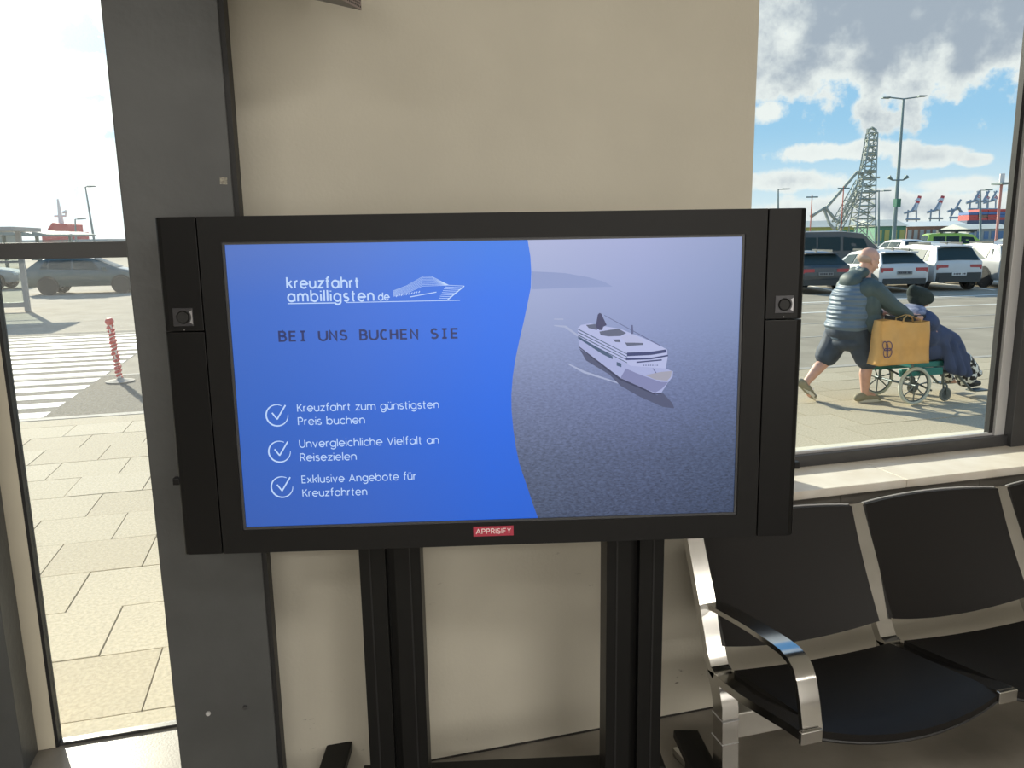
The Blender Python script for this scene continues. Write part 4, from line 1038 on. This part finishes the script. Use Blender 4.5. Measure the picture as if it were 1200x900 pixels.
# container cranes on the horizon
m_cw = mat('crane_white', (.66, .68, .70), .6); m_crd = mat('crane_red', (.62, .10, .09), .6); m_cb = mat('crane_blue_grey', (.30, .36, .42), .6)
def gantry(px, base, topx, topy, lb, up_=True, d=420):
    g0 = FAR(px, base, d); t = empty('container_crane', (g0.x, g0.y, 0), label=lb, cat='crane'); bb = Vector((g0.x, g0.y, 0)); s = d/910
    q = lambda x, y: FAR(x, y, d)-bb
    for dx in (-7, 5): MB().tube([Vector((q(px+dx, base).x, q(px+dx, base).y, 0)), q(px+dx*.8, base-12)], .55, 4).build('leg', m_cb, t)
    MB().tube([q(px-9, base-1), q(px+8, base-1)], .5, 4).build('sill_beam', m_cb, t)
    MB().tube([q(px-11, base-8), q(px+4, base-12)], .6, 4).build('bridge_girder', m_cb, t)
    MB().tube([q(px-2, base-10), q(px+5, base-22)], .7, 4).build('apex_frame', m_cb, t)
    if up_:
        a = q(px+2, base-11); b = q(topx, topy); n = 6
        for k in range(n):
            s0, s1 = k/n, (k+1)/n
            MB().tube([a+(b-a)*s0, a+(b-a)*s1], [1.25, 1.15], 4).build('boom_section', m_crd if k in (3, 5) else m_cw, t)
        MB().tube([q(px+2, base-22), b], .35, 3).build('stay', m_cb, t)
    else:
        MB().tube([q(px-6, base-4), q(px, base-14), q(px+9, base-4)], .8, 4).build('boom_section', m_cb, t)
for gi, args in enumerate(((1070, 258, 1078, 230, 'leftmost raised container crane with red and white boom on the horizon'), (1097, 257, 1105, 230, 'second raised container crane from the left on the horizon'), (1143, 246, 1148, 230, 'third raised container crane, rising behind the red ship'), (1154, 246, 1158, 231, 'fourth raised container crane, behind the red ship'), (1163, 246, 1168, 231, 'rightmost raised container crane beside the window post'))):
    gantry(*args, d=(420, 420, 390, 425, 460)[gi])
gantry(1121, 256, 0, 0, 'container crane with lowered boom between the raised ones', False)

# sheds
def shed(x0, x1, ytop, yeave, ybot, d, mwall, mroof, lb, name='warehouse', depth=9, panels=None, cat='building'):
    a = FAR(x0, ybot, d); b = FAR(x1, ybot, d); ze = FAR((x0+x1)/2, yeave, d).z; zt = FAR((x0+x1)/2, ytop, d).z
    u = (b-a); u.z = 0; W = u.length; ang = math.atan2(u.y, u.x)
    t = empty(name, (a.x, a.y, 0), ang, label=lb, cat=cat)
    B((0, 0, -.3), (W, depth, ze)).build('wall', mwall, t)
    MB().prism([(-.3, -.4, ze), (-.3, depth+.4, ze), (-.3, depth*.5, max(zt, ze+.2))], (W+.6, 0, 0)).build('roof', mroof, t)
    n = panels[0] if panels else 8
    for k in range(n):
        xx = W*(k+.15)/n; ww = W/n*.62
        B((xx, -.08, ze*.15), (xx+ww, .02, ze*.78)).build('gate' if panels and panels[1] is not m_cb else 'window', panels[1] if panels else m_cb, t)
    return t
m_yel = mat('shed_yellow', (.55, .50, .16), .7); m_grn = mat('shed_green', (.13, .30, .20), .7); m_groof = mat('shed_roof', (.50, .52, .48), .7, var=.08, vscale=.2)
m_wgr = mat('shed_grey', (.42, .44, .42), .7); m_blue = mat('shed_blue', (.16, .26, .42), .7); m_brn = mat('shed_brown', (.30, .17, .12), .7)
shed(930, 1012, 258, 266, 280, 135, m_yel, m_groof, 'yellow walled warehouse with grey roof left of the crane foot', panels=(9, m_grn))
shed(1026, 1061, 257, 265, 281, 122, m_grn, m_groof, 'green gabled warehouse behind the tall lamp post', panels=(4, m_yel), depth=8)
shed(1062, 1134, 259, 265, 280, 150, m_brn, mat('white_roof', (.74, .74, .70), .6), 'long low warehouse with a pale roof under the container cranes', panels=(10, m_wgr))
shed(1134, 1185, 262, 268, 282, 140, m_wgr, m_groof, 'grey warehouse in front of the container ship', panels=(6, m_blue))
shed(780, 928, 264, 268, 281, 160, m_wgr, m_groof, 'grey shed behind the display corner', panels=(12, m_blue))
shed(1190, 1500, 262, 267, 281, 160, m_wgr, m_groof, 'grey shed beyond the right window post', panels=(14, m_blue))
shed(118, 330, 279, 281, 288, 190, m_wgr, m_groof, 'low shed on the horizon right of the left lamp mast', panels=(10, m_blue))
shed(-260, -10, 274, 278, 288, 170, m_wgr, m_groof, 'low shed on the horizon at the far left', panels=(12, m_blue))
shed(340, 560, 272, 276, 284, 185, m_wgr, m_groof, 'long grey shed hidden behind the display, left part', panels=(10, m_blue))
shed(590, 770, 268, 273, 283, 175, m_brn, m_groof, 'brown shed hidden behind the display, right part', panels=(10, m_wgr))
# container ship
cs = FAR(1133, 262, 330); t = empty('container_ship', (cs.x, cs.y, 0), math.atan2(rt.y, rt.x), label='container ship stacked with red and blue boxes behind the grey warehouse', cat='ship')
zz = lambda y: FAR(1150, y, 330).z
B((0, 0, 0), (30, 20, zz(258))).build('hull', mat('hull_navy', (.10, .13, .20), .6), t)
rc = [m_crd, mat('box_blue', (.12, .20, .42), .6), m_wgr, m_crd, m_brn]
for r_i in range(4):
    for k in range(7):
        z0 = zz(258)+ (zz(245)-zz(258))*r_i/4; z1_ = zz(258)+(zz(245)-zz(258))*(r_i+1)/4
        if r_i == 3 and k < 1: continue
        B((.6+k*4.1, 0, z0), (.6+k*4.1+3.9, 8, z1_-.15)).build('container', rc[(r_i*3+k*(r_i % 2)+ (0 if r_i != 3 else 3)) % 5] if r_i != 3 else m_crd, t)
# red ship superstructure on the left
d_ = 150; rs = FAR(66, 284, d_); t = empty('moored_ship', (rs.x, rs.y, 0), math.atan2(rt.y, rt.x)+.02, label='red ship bridge with a white radar mast, seen through the left glazing', cat='ship')
zf = lambda y: FAR(66, y, d_).z
s = d_/910
B((-16*s, 0, 0), (14*s, 8, zf(272))).build('deckhouse', m_crd, t)
MB().prism([(-8*s, 0, zf(272)), (14*s, 0, zf(272)), (14*s, 0, zf(263)), (-2*s, 0, zf(261)), (-8*s, 0, zf(268))], (0, 6, 0)).build('bridge', m_crd, t)
B((-40*s, 0, 0), (60*s, 10, zf(281))).build('hull', m_wgr, t)
MB().tube([(2*s, 2, zf(262)), (1*s, 2, zf(233))], [.5, .15], 6).build('mast', m_wht, t)
MB().tube([(-5*s, 2, zf(253)), (8*s, 2, zf(253)), (9*s, 2, zf(246))], .2, 5).build('radar_arm', m_wht, t)
MB().tube([(5*s, 2, zf(249)), (10*s, 2, zf(248))], .25, 5).build('radar_scanner', m_wht, t)
# long serrated canopy on the far left
cp = FAR(55, 275, 60); t = empty('terminal_canopy', (cp.x, cp.y, 0), math.atan2(rt.y, rt.x)-.10, label='grey terminal canopy with serrated roof above the shelter, far left', cat='canopy')
zc_ = FAR(30, 271, 60).z
for k in range(9):
    x0 = -1.2*k
    MB().prism([(x0-1.25, 0, zc_+.06*k), (x0, 0, zc_-.25+.06*k), (x0, 0, zc_-.4+.06*k), (x0-1.25, 0, zc_-.4+.06*k)], (0, 6, 0)).build('roof_bay', mat('canopy_green_grey', (.22, .27, .25), .6), t)
for k in range(4): B((-.3-2.9*k, 2.9, 0), (-.1-2.9*k, 3.1, zc_-.2)).build('post', m_lpole, t)
# ================================================================== PEOPLE
m_skin = mat('skin', (.58, .33, .25), .55, var=.05, vscale=20)
m_jack = mat('jacket_slate', (.050, .078, .082), .6, var=.08, vscale=10)
def quilt(mm):      # stitched channels of the quilted jacket as fine relief
    nt = mm.node_tree; b = nt.nodes['Principled BSDF']; L = nt.links
    tcn = nt.nodes.new('ShaderNodeTexCoord'); wv = nt.nodes.new('ShaderNodeTexWave'); wv.bands_direction = 'Z'; wv.inputs['Scale'].default_value = 7.0; wv.inputs['Distortion'].default_value = 1.2
    L.new(tcn.outputs['Object'], wv.inputs[0]); bp_ = nt.nodes.new('ShaderNodeBump'); bp_.inputs['Strength'].default_value = .55; bp_.inputs['Distance'].default_value = .02
    L.new(wv.outputs[1], bp_.inputs['Height']); L.new(bp_.outputs[0], b.inputs['Normal'])
m_quilt = mat('jacket_quilted_sunlit', (.12, .17, .225), .5, var=.05, vscale=10); quilt(m_quilt)  # pale blue of the sunlit back put into the colour; cloth is slate
m_short = mat('shorts_navy', (.035, .050, .075), .7, var=.2, vscale=14, bump=.3, bscale=14)
m_shoe = mat('shoe_khaki', (.26, .235, .16), .7); m_sole = mat('shoe_sole', (.62, .58, .48), .7)
V3 = lambda *a: Vector(a)
man = empty('person', (5.40, 6.66, 0), label='bald man in a slate padded jacket and navy shorts pushing a wheelchair', cat='person')
mo = Vector((5.40, 6.66, 0))
def mp(x, y, z): return Vector((x, y, z))-mo
YM = 6.66
hc = Vector((5.475, 6.62, 1.430))     # head centre
hipR, hipL = (5.33, 6.56, .76), (5.31, 6.78, .76)
kR, kL = (5.50, 6.56, .40), (5.20, 6.80, .42)
aR, aL = (5.50, 6.58, .09), (4.955, 6.80, .19)
shR, shL = (5.43, 6.47, 1.15), (5.43, 6.85, 1.15)
elR, elL = (5.60, 6.39, .985), (5.62, 6.91, .975)
wrR, wrL = (5.79, 6.37, .885), (5.79, 6.79, .885)
def hand(prims, w_, sgn, handle):
    """palm, four unequal curled fingers and a thumb closing round a grip that runs along x"""
    w_ = Vector(w_); c = w_+Vector((.055, 0, -.002))
    prims.append(('c', w_, .026, c, .030)); prims.append(('e', c+Vector((.015, 0, 0)), (.042, .034, .018)))
    for i, (dx, l) in enumerate(((.052, .030), (.034, .036), (.014, .034), (-.004, .027))):
        k0 = c+Vector((dx, sgn*.030, .006)); k1 = k0+Vector((.002, sgn*.018, -.014)); k2 = k1+Vector((0, -sgn*.004, -l*.8)); k3 = k2+Vector((0, -sgn*.018, -.010))
        prims.append(('c', c+Vector((dx, 0, .010)), .011, k0, .0105)); prims.append(('c', k0, .0105, k1, .010)); prims.append(('c', k1, .010, k2, .0095)); prims.append(('c', k2, .0095, k3, .009))
    t0 = c+Vector((.0, -sgn*.02, .0)); t1 = t0+Vector((.035, -sgn*.022, -.012)); t2 = t1+Vector((.028, -sgn*.002, -.018))
    prims.append(('c', t0, .014, t1, .012)); prims.append(('c', t1, .012, t2, .0105))
def head(prims, c, yaw_, pitch_, sc=1.0, bald=True):
    Mr = (Matrix.Rotation(yaw_, 3, 'Z') @ Matrix.Rotation(pitch_, 3, 'Y'))
    f = lambda x, y, z: c + Mr @ (Vector((x, y, z))*sc)
    q = Mr.to_quaternion()
    E1 = lambda x, y, z, r: prims.append(('e', f(x, y, z), tuple(k*sc for k in r), q))
    E1(-.012, 0, .030, (.102, .080, .090)); E1(.022, 0, -.028, (.070, .064, .082)); E1(.052, 0, -.085, (.034, .036, .028))
    E1(.078, 0, .012, (.022, .052, .014))                                    # brow
    prims.append(('c', f(.086, 0, .006), .011*sc, f(.110, 0, -.030), .015*sc))   # nose
    E1(.100, .013, -.034, (.010, .009, .008)); E1(.100, -.013, -.034, (.010, .009, .008))
    E1(.080, 0, -.058, (.016, .026, .007)); E1(.078, 0, -.070, (.016, .024, .008))       # lips
    for sg in (1, -1):
        E1(.080, sg*.030, -.006, (.012, .014, .010)); E1(.060, sg*.040, -.035, (.030, .022, .026))
        E1(-.005, sg*.082, -.012, (.020, .010, .032)); E1(-.004, sg*.086, .004, (.016, .009, .012)); E1(.002, sg*.082, -.038, (.010, .009, .012))
    return f
bp_m = []
hf = head(bp_m, hc, R(-4), R(20), 1.04)
bp_m += [('c', hc+Vector((-.04, 0, -.06)), .062, Vector((5.43, 6.64, 1.24)), .070), ('c', Vector((5.43, 6.64, 1.24)), .11, Vector((5.33, 6.67, .80)), .13),
         ('c', Vector((5.42, 6.50, 1.19)), .07, Vector((5.42, 6.80, 1.19)), .07)]
for s_, e_, w_ in ((shR, elR, wrR), (shL, elL, wrL)): bp_m += [('c', Vector(s_), .058, Vector(e_), .044), ('c', Vector(e_), .042, Vector(w_), .027)]
for h_, k_, a_ in ((hipR, kR, aR), (hipL, kL, aL)):
    h_, k_, a_ = Vector(h_), Vector(k_), Vector(a_); calf = k_+(a_-k_)*.32+Vector((-.022, 0, 0))
    bp_m += [('c', h_, .095, k_, .058), ('e', k_+Vector((.012, 0, 0)), (.056, .052, .062)), ('c', k_, .054, calf, .060), ('c', calf, .060, a_, .036)]
bp_m += [('c', Vector(aR), .036, Vector((5.60, 6.58, .055)), .030), ('c', Vector(aL), .036, Vector((5.01, 6.80, .07)), .032)]
hand(bp_m, wrR, -1, None); hand(bp_m, wrL, 1, None)
def sh_(pr, o_):
    out = []
    for p_ in pr:
        if p_[0] == 'e': out.append(('e', Vector(p_[1])-o_, *p_[2:]))
        else: out.append(('c', Vector(p_[1])-o_, p_[2], Vector(p_[3])-o_, p_[4]))
    return out
body = organic('body', sh_(bp_m, mo), m_skin, man, .0065, 3)
m_eye = mat('eye_white', (.75, .72, .70), .3); m_iris = mat('eye_dark', (.03, .025, .02), .3)
for sg in (1, -1):
    ey = MB().lathe([(.0001, -.011), (.007, -.0085), (.0105, -.003), (.0105, .003), (.007, .0085), (.0001, .011)], (0, 0, 0), 'Z', 12).build('eye', m_eye, man, smooth='all'); ey.location = hf(.082, sg*.030, -.004)-mo
    MB().lathe([(.0001, .010), (.004, .0095), (.0055, .008)], (0, 0, 0), 'X', 10).build('iris', m_iris, ey)
# stubble of grey hair round the back of the head
organic('hair', sh_([('e', hf(-.040, 0, .000), (.082, .083, .048), (Matrix.Rotation(R(22), 3, 'Y')).to_quaternion())], mo), mat('hair_stubble', (.42, .30, .24), .8), man, .008, 4)
# jacket: quilted body with plain side and sleeves
jk = [('e', (5.325, 6.67, .90), (.205, .245, .20)), ('e', (5.345, 6.67, 1.03), (.200, .240, .20)), ('e', (5.375, 6.66, 1.14), (.165, .215, .14)), ('e', (5.315, 6.67, .79), (.215, .250, .10)),
      ('c', Vector((5.31, 6.67, .80)), .195, Vector((5.31, 6.67, .77)), .195), ('c', Vector((5.38, 6.65, 1.20)), .12, Vector((5.42, 6.64, 1.31)), .085)]
organic('jacket', sh_(jk, mo), m_quilt, man, .010, 6)['label'] = 'quilted jacket body'
organic('collar', sh_([('c', Vector((5.39, 6.57, 1.32)), .048, Vector((5.39, 6.73, 1.32)), .048), ('e', (5.360, 6.65, 1.285), (.085, .12, .060)), ('e', (5.300, 6.65, 1.23), (.085, .14, .095)), ('c', Vector((5.47, 6.57, 1.27)), .04, Vector((5.56, 6.61, 1.235)), .03), ('c', Vector((5.47, 6.72, 1.27)), .04, Vector((5.56, 6.67, 1.235)), .03)], mo), m_jack, man, .008, 5)['label'] = 'dark hood folded behind the neck'
for s_, e_, w_ in ((shR, elR, wrR), (shL, elL, wrL)):
    s_, e_, w_ = Vector(s_), Vector(e_), Vector(w_); m1 = s_+(e_-s_)*.5
    organic('sleeve', sh_([('e', s_+Vector((-.03, .03*(1 if s_.y < 6.66 else -1), .0)), (.12, .10, .12)), ('c', s_, .100, m1, .090), ('c', m1, .090, e_, .076), ('c', e_, .076, e_+(w_-e_)*.55, .066), ('c', e_+(w_-e_)*.5, .066, w_+(e_-w_)*.06, .048)], mo), m_jack, man, .008, 5)
# side panel of the jacket (plain, without the sunlight put into the quilting's colour)
organic('side_panel', sh_([('e', (5.42, 6.57, 1.00), (.135, .190, .24)), ('e', (5.425, 6.56, .84), (.120, .190, .15))], mo), m_jack, man, .010, 6)
B((-.02, -.001, -.008), (.05, .001, .008)).build('hem_label', m_plate, man).location = mp(5.47, 6.385, .735)
# shorts
sr = []
for h_, k_ in ((hipR, kR), (hipL, kL)):
    h_, k_ = Vector(h_), Vector(k_); e_ = h_+(k_-h_)*.97; sr += [('c', h_, .130, h_+(k_-h_)*.5, .128), ('c', h_+(k_-h_)*.5, .128, e_+Vector((-.01, 0, .045)), .122)]
sr += [('e', (5.31, 6.67, .74), (.195, .225, .13)), ('e', (5.33, 6.67, .62), (.17, .21, .10))]
organic('shorts', sh_(sr, mo), m_short, man, .009, 5)
def shoe(a_, toe, heel, lift):
    a_, toe, heel = Vector(a_), Vector(toe), Vector(heel); mid = heel+(toe-heel)*.45
    u_ = Vector((0, 0, 1))
    pr = [('c', heel+u_*.045, .040, mid+u_*.048, .046), ('c', mid+u_*.045, .046, toe+(heel-toe)*.18+u_*.030, .034), ('c', heel+u_*.05, .040, a_+(heel-a_)*.3, .043), ('e', toe+(heel-toe)*.16+u_*.026, (.045, .044, .026))]
    s1 = organic('shoe', sh_(pr, mo), m_shoe, man, .006, 4)
    d_ = (toe-heel); L = d_.length; d_.normalize(); up__ = Vector((0, -1, 0)).cross(d_) if abs(d_.z) > .01 else Vector((0, 0, 1)); 
    if up__.z < 0: up__ = -up__
    n_ = 18; vs = []
    for lay in (0, .026):
        for i in range(n_):
            a = 2*PI*i/n_; x_ = L/2*math.cos(a)*1.02; y_ = (.045 + .004*math.cos(a))*math.sin(a)
            vs.append(heel+d_*(L/2)+d_*x_+Vector((0, 1, 0))*y_+up__*(lay) - mo)
    MB().add(vs, [tuple(range(n_))[::-1], tuple(range(n_, 2*n_))] + [(i, (i+1) % n_, n_+(i+1) % n_, n_+i) for i in range(n_)]).build('sole', m_sole, s1, smooth=True)
    MB().tube([(heel+d_*L*t_+up__*.088*(1-.25*t_)+Vector((0, y_, 0))-mo) for t_, y_ in ((.45, -.02), (.52, .02), (.58, -.02), (.64, .02))], .004, 5).build('laces', m_wht, s1)
shoe(aR, (5.70, 6.58, 0.0), (5.425, 6.59, 0.0), 0)
shoe(aL, (5.075, 6.80, 0.0), (4.895, 6.80, .155), 0)

# ------------------------------------------------------------------ wheelchair
m_wc = mat('wheelchair_green', (.03, .19, .17), .4, metal=.4); m_tub = mat('wheelchair_grey_tube', (.12, .14, .14), .35, metal=.7); m_wt = mat('wheelchair_tyre', (.50, .52, .44), .7)
wc = empty('wheelchair', (5.95, 6.56, 0), label='teal framed wheelchair carrying the blanketed person', cat='wheelchair')
wo = Vector((5.95, 6.56, 0))
def wp(x, y, z): return Vector((x, y, z))-wo
for yy in (6.30, 6.82):
    rw = .192; wh = MB().torus((0, 0, 0), rw-.017, .017, 'Y', 40, 8).build('rear_wheel', m_wt, wc, smooth='all'); wh.location = wp(5.85, yy, rw)
    MB().torus((0, 0, 0), rw-.036, .007, 'Y', 36, 6).build('rim', m_tub, wh, smooth='all')
    sp = MB().lathe([(.0001, -.025), (.022, -.025), (.022, .025), (.0001, .025)], (0, 0, 0), 'Y', 14)
    sp.build('hub', m_tub, wh, smooth=True)
    for k in range(7):
        a = 2*PI*k/7+.2; MB().tube([(.02*math.cos(a), 0, .02*math.sin(a)), ((rw-.036)*math.cos(a), 0, (rw-.036)*math.sin(a))], .0065, 6).build('spoke', m_tub, wh)
for yy in (6.34, 6.78):
    rw = .072; wh = MB().torus((0, 0, 0), rw-.014, .014, 'Y', 28, 8).build('castor', mat('castor_rubber', (.16, .17, .16), .7), wc, smooth='all'); wh.location = wp(6.27, yy, rw)
    MB().lathe([(.0001, -.012), (rw-.024, -.010), (rw-.024, .010), (.0001, .012)], (0, 0, 0), 'Y', 18).build('rim', m_tub, wh, smooth=True)
    MB().strip([wp(6.27, yy-.022, rw), wp(6.26, yy-.022, .17), wp(6.23, yy, .20)], (.02, 0, 0), .006).build('castor_fork', m_tub, wc)
    MB().strip([wp(6.27, yy+.022, rw), wp(6.26, yy+.022, .17), wp(6.23, yy, .20)], (.02, 0, 0), .006).build('castor_fork', m_tub, wc)
    MB().tube([wp(6.23, yy, .18), wp(6.22, yy, .30)], .014, 8).build('castor_stem', m_tub, wc)
for yy in (6.34, 6.78):
    MB().tube([wp(5.80, yy, .30), wp(6.10, yy, .30), wp(6.35, yy, .30), wp(6.45, yy, .22), wp(6.60, yy, .09)], .014, 8).build('side_rail', m_tub, wc, smooth=True)
    MB().tube([wp(5.84, yy, .20), wp(5.84, yy, .62), wp(5.82, yy, .84), wp(5.80, yy, .875), wp(5.77, yy, .882)], .014, 8).build('back_post', m_tub, wc, smooth=True)
    MB().tube([wp(5.94, yy, .882), wp(5.80, yy, .882)], .017, 10).build('push_grip', m_gasket, wc, smooth=True)
    MB().box(wp(5.70, yy-.02, .285), wp(6.20, yy+.02, .36)).build('side_panel', m_wc, wc, bevel=.006)
    MB().tube([wp(5.86, yy, .60), wp(6.0, yy, .62), wp(6.20, yy, .62), wp(6.24, yy, .58), wp(6.25, yy, .32)], .012, 8).build('arm_tube', m_tub, wc, smooth=True)
    MB().box(wp(5.93, yy-.025, .625), wp(6.20, yy+.025, .65)).build('arm_pad', m_gasket, wc, bevel=.006)
    MB().box(wp(6.58, yy-.06, .085), wp(6.76, yy+.06, .10)).build('footplate', m_tub, wc, bevel=.004)
MB().tube([wp(5.85, 6.30, .192), wp(5.85, 6.82, .192)], .012, 8).build('axle', m_tub, wc)
MB().tube([wp(5.90, 6.34, .30), wp(6.1, 6.78, .12)], .010, 6).build('cross_brace', m_tub, wc); MB().tube([wp(5.90, 6.78, .30), wp(6.1, 6.34, .12)], .010, 6).build('cross_brace', m_tub, wc)
B(wp(5.86, 6.35, .36), wp(6.30, 6.77, .42)).build('seat', m_wc, wc, bevel=.01); B(wp(5.83, 6.35, .42), wp(5.86, 6.77, .86)).build('backrest', m_gasket, wc, bevel=.01)

# seated person under a navy blanket
sp_ = empty('person', (6.05, 6.56, .42), label='seated person in a black knitted hat wrapped in a navy blanket', cat='person'); so_ = Vector((6.05, 6.56, .42))
sc_ = Vector((6.075, 6.56, 1.035)); pr = []
hf2 = head(pr, sc_, R(6), R(24), .95)
pr += [('c', sc_+Vector((-.03, 0, -.05)), .055, Vector((5.99, 6.56, .88)), .065), ('c', Vector((5.99, 6.56, .86)), .13, Vector((5.98, 6.56, .52)), .14), ('c', Vector((5.98, 6.42, .84)), .065, Vector((5.98, 6.70, .84)), .065)]
for sg in (-1, 1):
    y_ = 6.56+sg*.10
    pr += [('c', Vector((6.0, y_, .50)), .085, Vector((6.42, y_, .54)), .065), ('c', Vector((6.42, y_, .54)), .058, Vector((6.60, y_, .16)), .040), ('c', Vector((6.60, y_, .15)), .036, Vector((6.74, y_, .13)), .032)]
    sh0 = Vector((5.99, 6.56+sg*.19, .83)); el0 = Vector((6.10, 6.56+sg*.22, .66)); wr0 = Vector((6.27, 6.56+sg*.10, .66))
    pr += [('c', sh0, .055, el0, .045), ('c', el0, .042, wr0, .030), ('e', wr0+Vector((.04, 0, 0)), (.05, .04, .02))]
    for k in range(4): pr.append(('c', wr0+Vector((.06, (k-1.5)*.018, .0)), .009, wr0+Vector((.11-.005*abs(k-1), (k-1.5)*.020, -.010)), .008))
    pr.append(('c', wr0+Vector((.02, -sg*.03, 0)), .011, wr0+Vector((.07, -sg*.055, 0)), .009))
organic('body', sh_(pr, so_), m_skin, sp_, .0075, 3)
m_blk = mat('hat_black', (.018, .030, .028), .9, bump=.6, bscale=90); m_nav = mat('blanket_navy', (.042, .060, .125), .85, var=.18, vscale=9, bump=.4, bscale=26)
q_ = (Matrix.Rotation(R(24), 3, 'Y')).to_quaternion()
organic('knitted_hat', sh_([('e', hf2(-.02, 0, .030), (.155, .110, .085), q_), ('e', hf2(-.03, 0, -.02), (.108, .098, .075), q_), ('c', hf2(.05, -.08, .0), .03, hf2(-.09, -.05, -.02), .032), ('e', hf2(-.15, .0, .05), (.045, .05, .045), q_)], so_), m_blk, sp_, .008, 4)
organic('scarf', sh_([('e', (5.985, 6.56, .925), (.115, .15, .065)), ('e', (5.945, 6.50, .90), (.10, .14, .06)), ('c', Vector((5.93, 6.42, .90)), .05, Vector((6.06, 6.40, .80)), .045)], so_), mat('scarf_lilac', (.34, .36, .48), .8, col2=(.10, .12, .20), vscale=18), sp_, .009, 4)
bk = [('e', (6.02, 6.56, .80), (.175, .285, .15)), ('e', (6.16, 6.40, .66), (.16, .11, .12)), ('e', (6.12, 6.385, .535), (.20, .075, .11)), ('e', (6.16, 6.72, .66), (.16, .11, .12)), ('e', (6.03, 6.56, .66), (.20, .285, .16)), ('c', Vector((6.02, 6.42, .74)), .12, Vector((6.36, 6.42, .60)), .10), ('c', Vector((6.02, 6.70, .74)), .12, Vector((6.36, 6.70, .60)), .10),
      ('e', (6.40, 6.56, .555), (.14, .24, .095)), ('c', Vector((6.42, 6.42, .54)), .09, Vector((6.52, 6.42, .34)), .085), ('c', Vector((6.42, 6.70, .54)), .09, Vector((6.52, 6.70, .34)), .085), ('e', (6.50, 6.56, .40), (.09, .22, .14)),
      ('c', Vector((6.18, 6.34, .62)), .055, Vector((6.28, 6.30, .34)), .045), ('c', Vector((6.30, 6.34, .58)), .05, Vector((6.40, 6.29, .30)), .045), ('c', Vector((6.40, 6.35, .52)), .05, Vector((6.50, 6.31, .28)), .045), ('e', (6.36, 6.315, .40), (.17, .03, .13))]
organic('blanket', sh_(bk, so_), m_nav, sp_, .010, 3)
pat = mat('patterned_cloth', (.80, .80, .76), .8, col2=(.02, .02, .02), vscale=26)
for n_ in pat.node_tree.nodes:
    if n_.type == 'MAP_RANGE': n_.inputs[1].default_value = .47; n_.inputs[2].default_value = .50
organic('patterned_trousers', sh_([('c', Vector((6.50, 6.46, .36)), .072, Vector((6.60, 6.46, .17)), .060), ('c', Vector((6.50, 6.66, .36)), .072, Vector((6.60, 6.66, .17)), .060), ('c', Vector((6.53, 6.44, .38)), .075, Vector((6.64, 6.44, .22)), .085), ('c', Vector((6.53, 6.68, .38)), .075, Vector((6.62, 6.68, .19)), .062), ('c', Vector((6.60, 6.44, .26)), .05, Vector((6.74, 6.42, .25)), .045), ('c', Vector((6.56, 6.42, .42)), .06, Vector((6.66, 6.42, .30)), .07)], so_), pat, sp_, .008, 3)
for sg in (-1, 1):
    y_ = 6.56+sg*.11; organic('shoe', sh_([('c', Vector((6.60, y_, .15)), .042, Vector((6.70, y_, .142)), .042), ('c', Vector((6.70, y_, .14)), .042, Vector((6.79, y_, .135)), .030)], so_), m_gasket, sp_, .007, 3)

# paper carrier bag hanging from the near handle
m_paper = mat('kraft_paper', (.66, .36, .115), .75, var=.07, vscale=9, bump=.25, bscale=10)
bg = empty('paper_bag', (5.60, 6.27, .44), label='large brown paper carrier bag hanging from the near wheelchair handle', cat='bag')
def crumple(x, z): return .010*math.sin(9*x+5*z)+.012*math.sin(17*z-6*x+1)+.006*math.sin(31*x+11*z)
nx, nz_ = 18, 14
def bagpt(i, j, s_):
    u = i/nx; v = j/nz_; x_ = (u-.5)*(.585-.035*v) + .01*v; z_ = .43*v + (.012*math.sin(u*7) if j == nz_ else 0) - (.03*u*v)
    yb = .085*(1-.35*v); y_ = s_*yb + crumple(x_, z_)*(1 if 0 < i < nx else .4)
    return (x_, y_, z_)
vs = [bagpt(i, j, s_) for s_ in (-1, 1) for j in range(nz_+1) for i in range(nx+1)]; N_ = (nx+1)*(nz_+1); fs = []
for s_ in (0, 1):
    for j in range(nz_):
        for i in range(nx): a = s_*N_+j*(nx+1)+i; fs.append((a, a+1, a+nx+2, a+nx+1))
for j in range(nz_):
    for i in (0, nx): a = j*(nx+1)+i; fs.append((a, a+nx+1, N_+a+nx+1, N_+a))
for i in range(nx): fs.append((i, i+1, N_+i+1, N_+i))
MB().add(vs, fs).build('paper_body', m_paper, bg, smooth='all', fix=True)
for yy in (-.05, .05):
    MB().strip([(-.02, yy, .40), (-.01, yy+.005, .44), (.09, yy*.2+.035, .472), (.18, yy+.005, .43), (.19, yy, .39)], (0, .018, 0), .004).build('paper_handle', m_paper, bg)
# the interlaced emblem printed on the narrow side
em = MB()
for k in range(4):
    a = PI/4+k*PI/2; c_ = Vector((-.215+.030*math.cos(a)*1.0, 0, .16+.046*math.sin(a)))
    pts = [(c_.x+.030*math.cos(q), c_.z+.042*math.sin(q)) for q in [2*PI*i/16 for i in range(17)]]
    def fnn(p): 
        uu = p.x; v = p.y/.43; return Vector((uu, -.085*(1-.35*v)+crumple(uu, p.y)*1.0-.006, p.y))
    ribbons(em, pts, .010, fnn)
em.build('printed_emblem', mat('print_violet', (.10, .06, .12), .7), bg, fix=False)

# repeats share a group
GR = {'car': 'cars parked outside', 'street lamp': 'street lamps outside', 'mast': 'masts on the quay', 'building': 'warehouses on the horizon', 'lamp': 'added unseen ceiling lamps'}
for o_ in list(bpy.data.objects):
    if o_.parent is None and o_.get('category') in GR: o_['group'] = GR[o_['category']]
    if o_.parent is None and o_.name.startswith('container_crane'): o_['group'] = 'container cranes on the horizon'
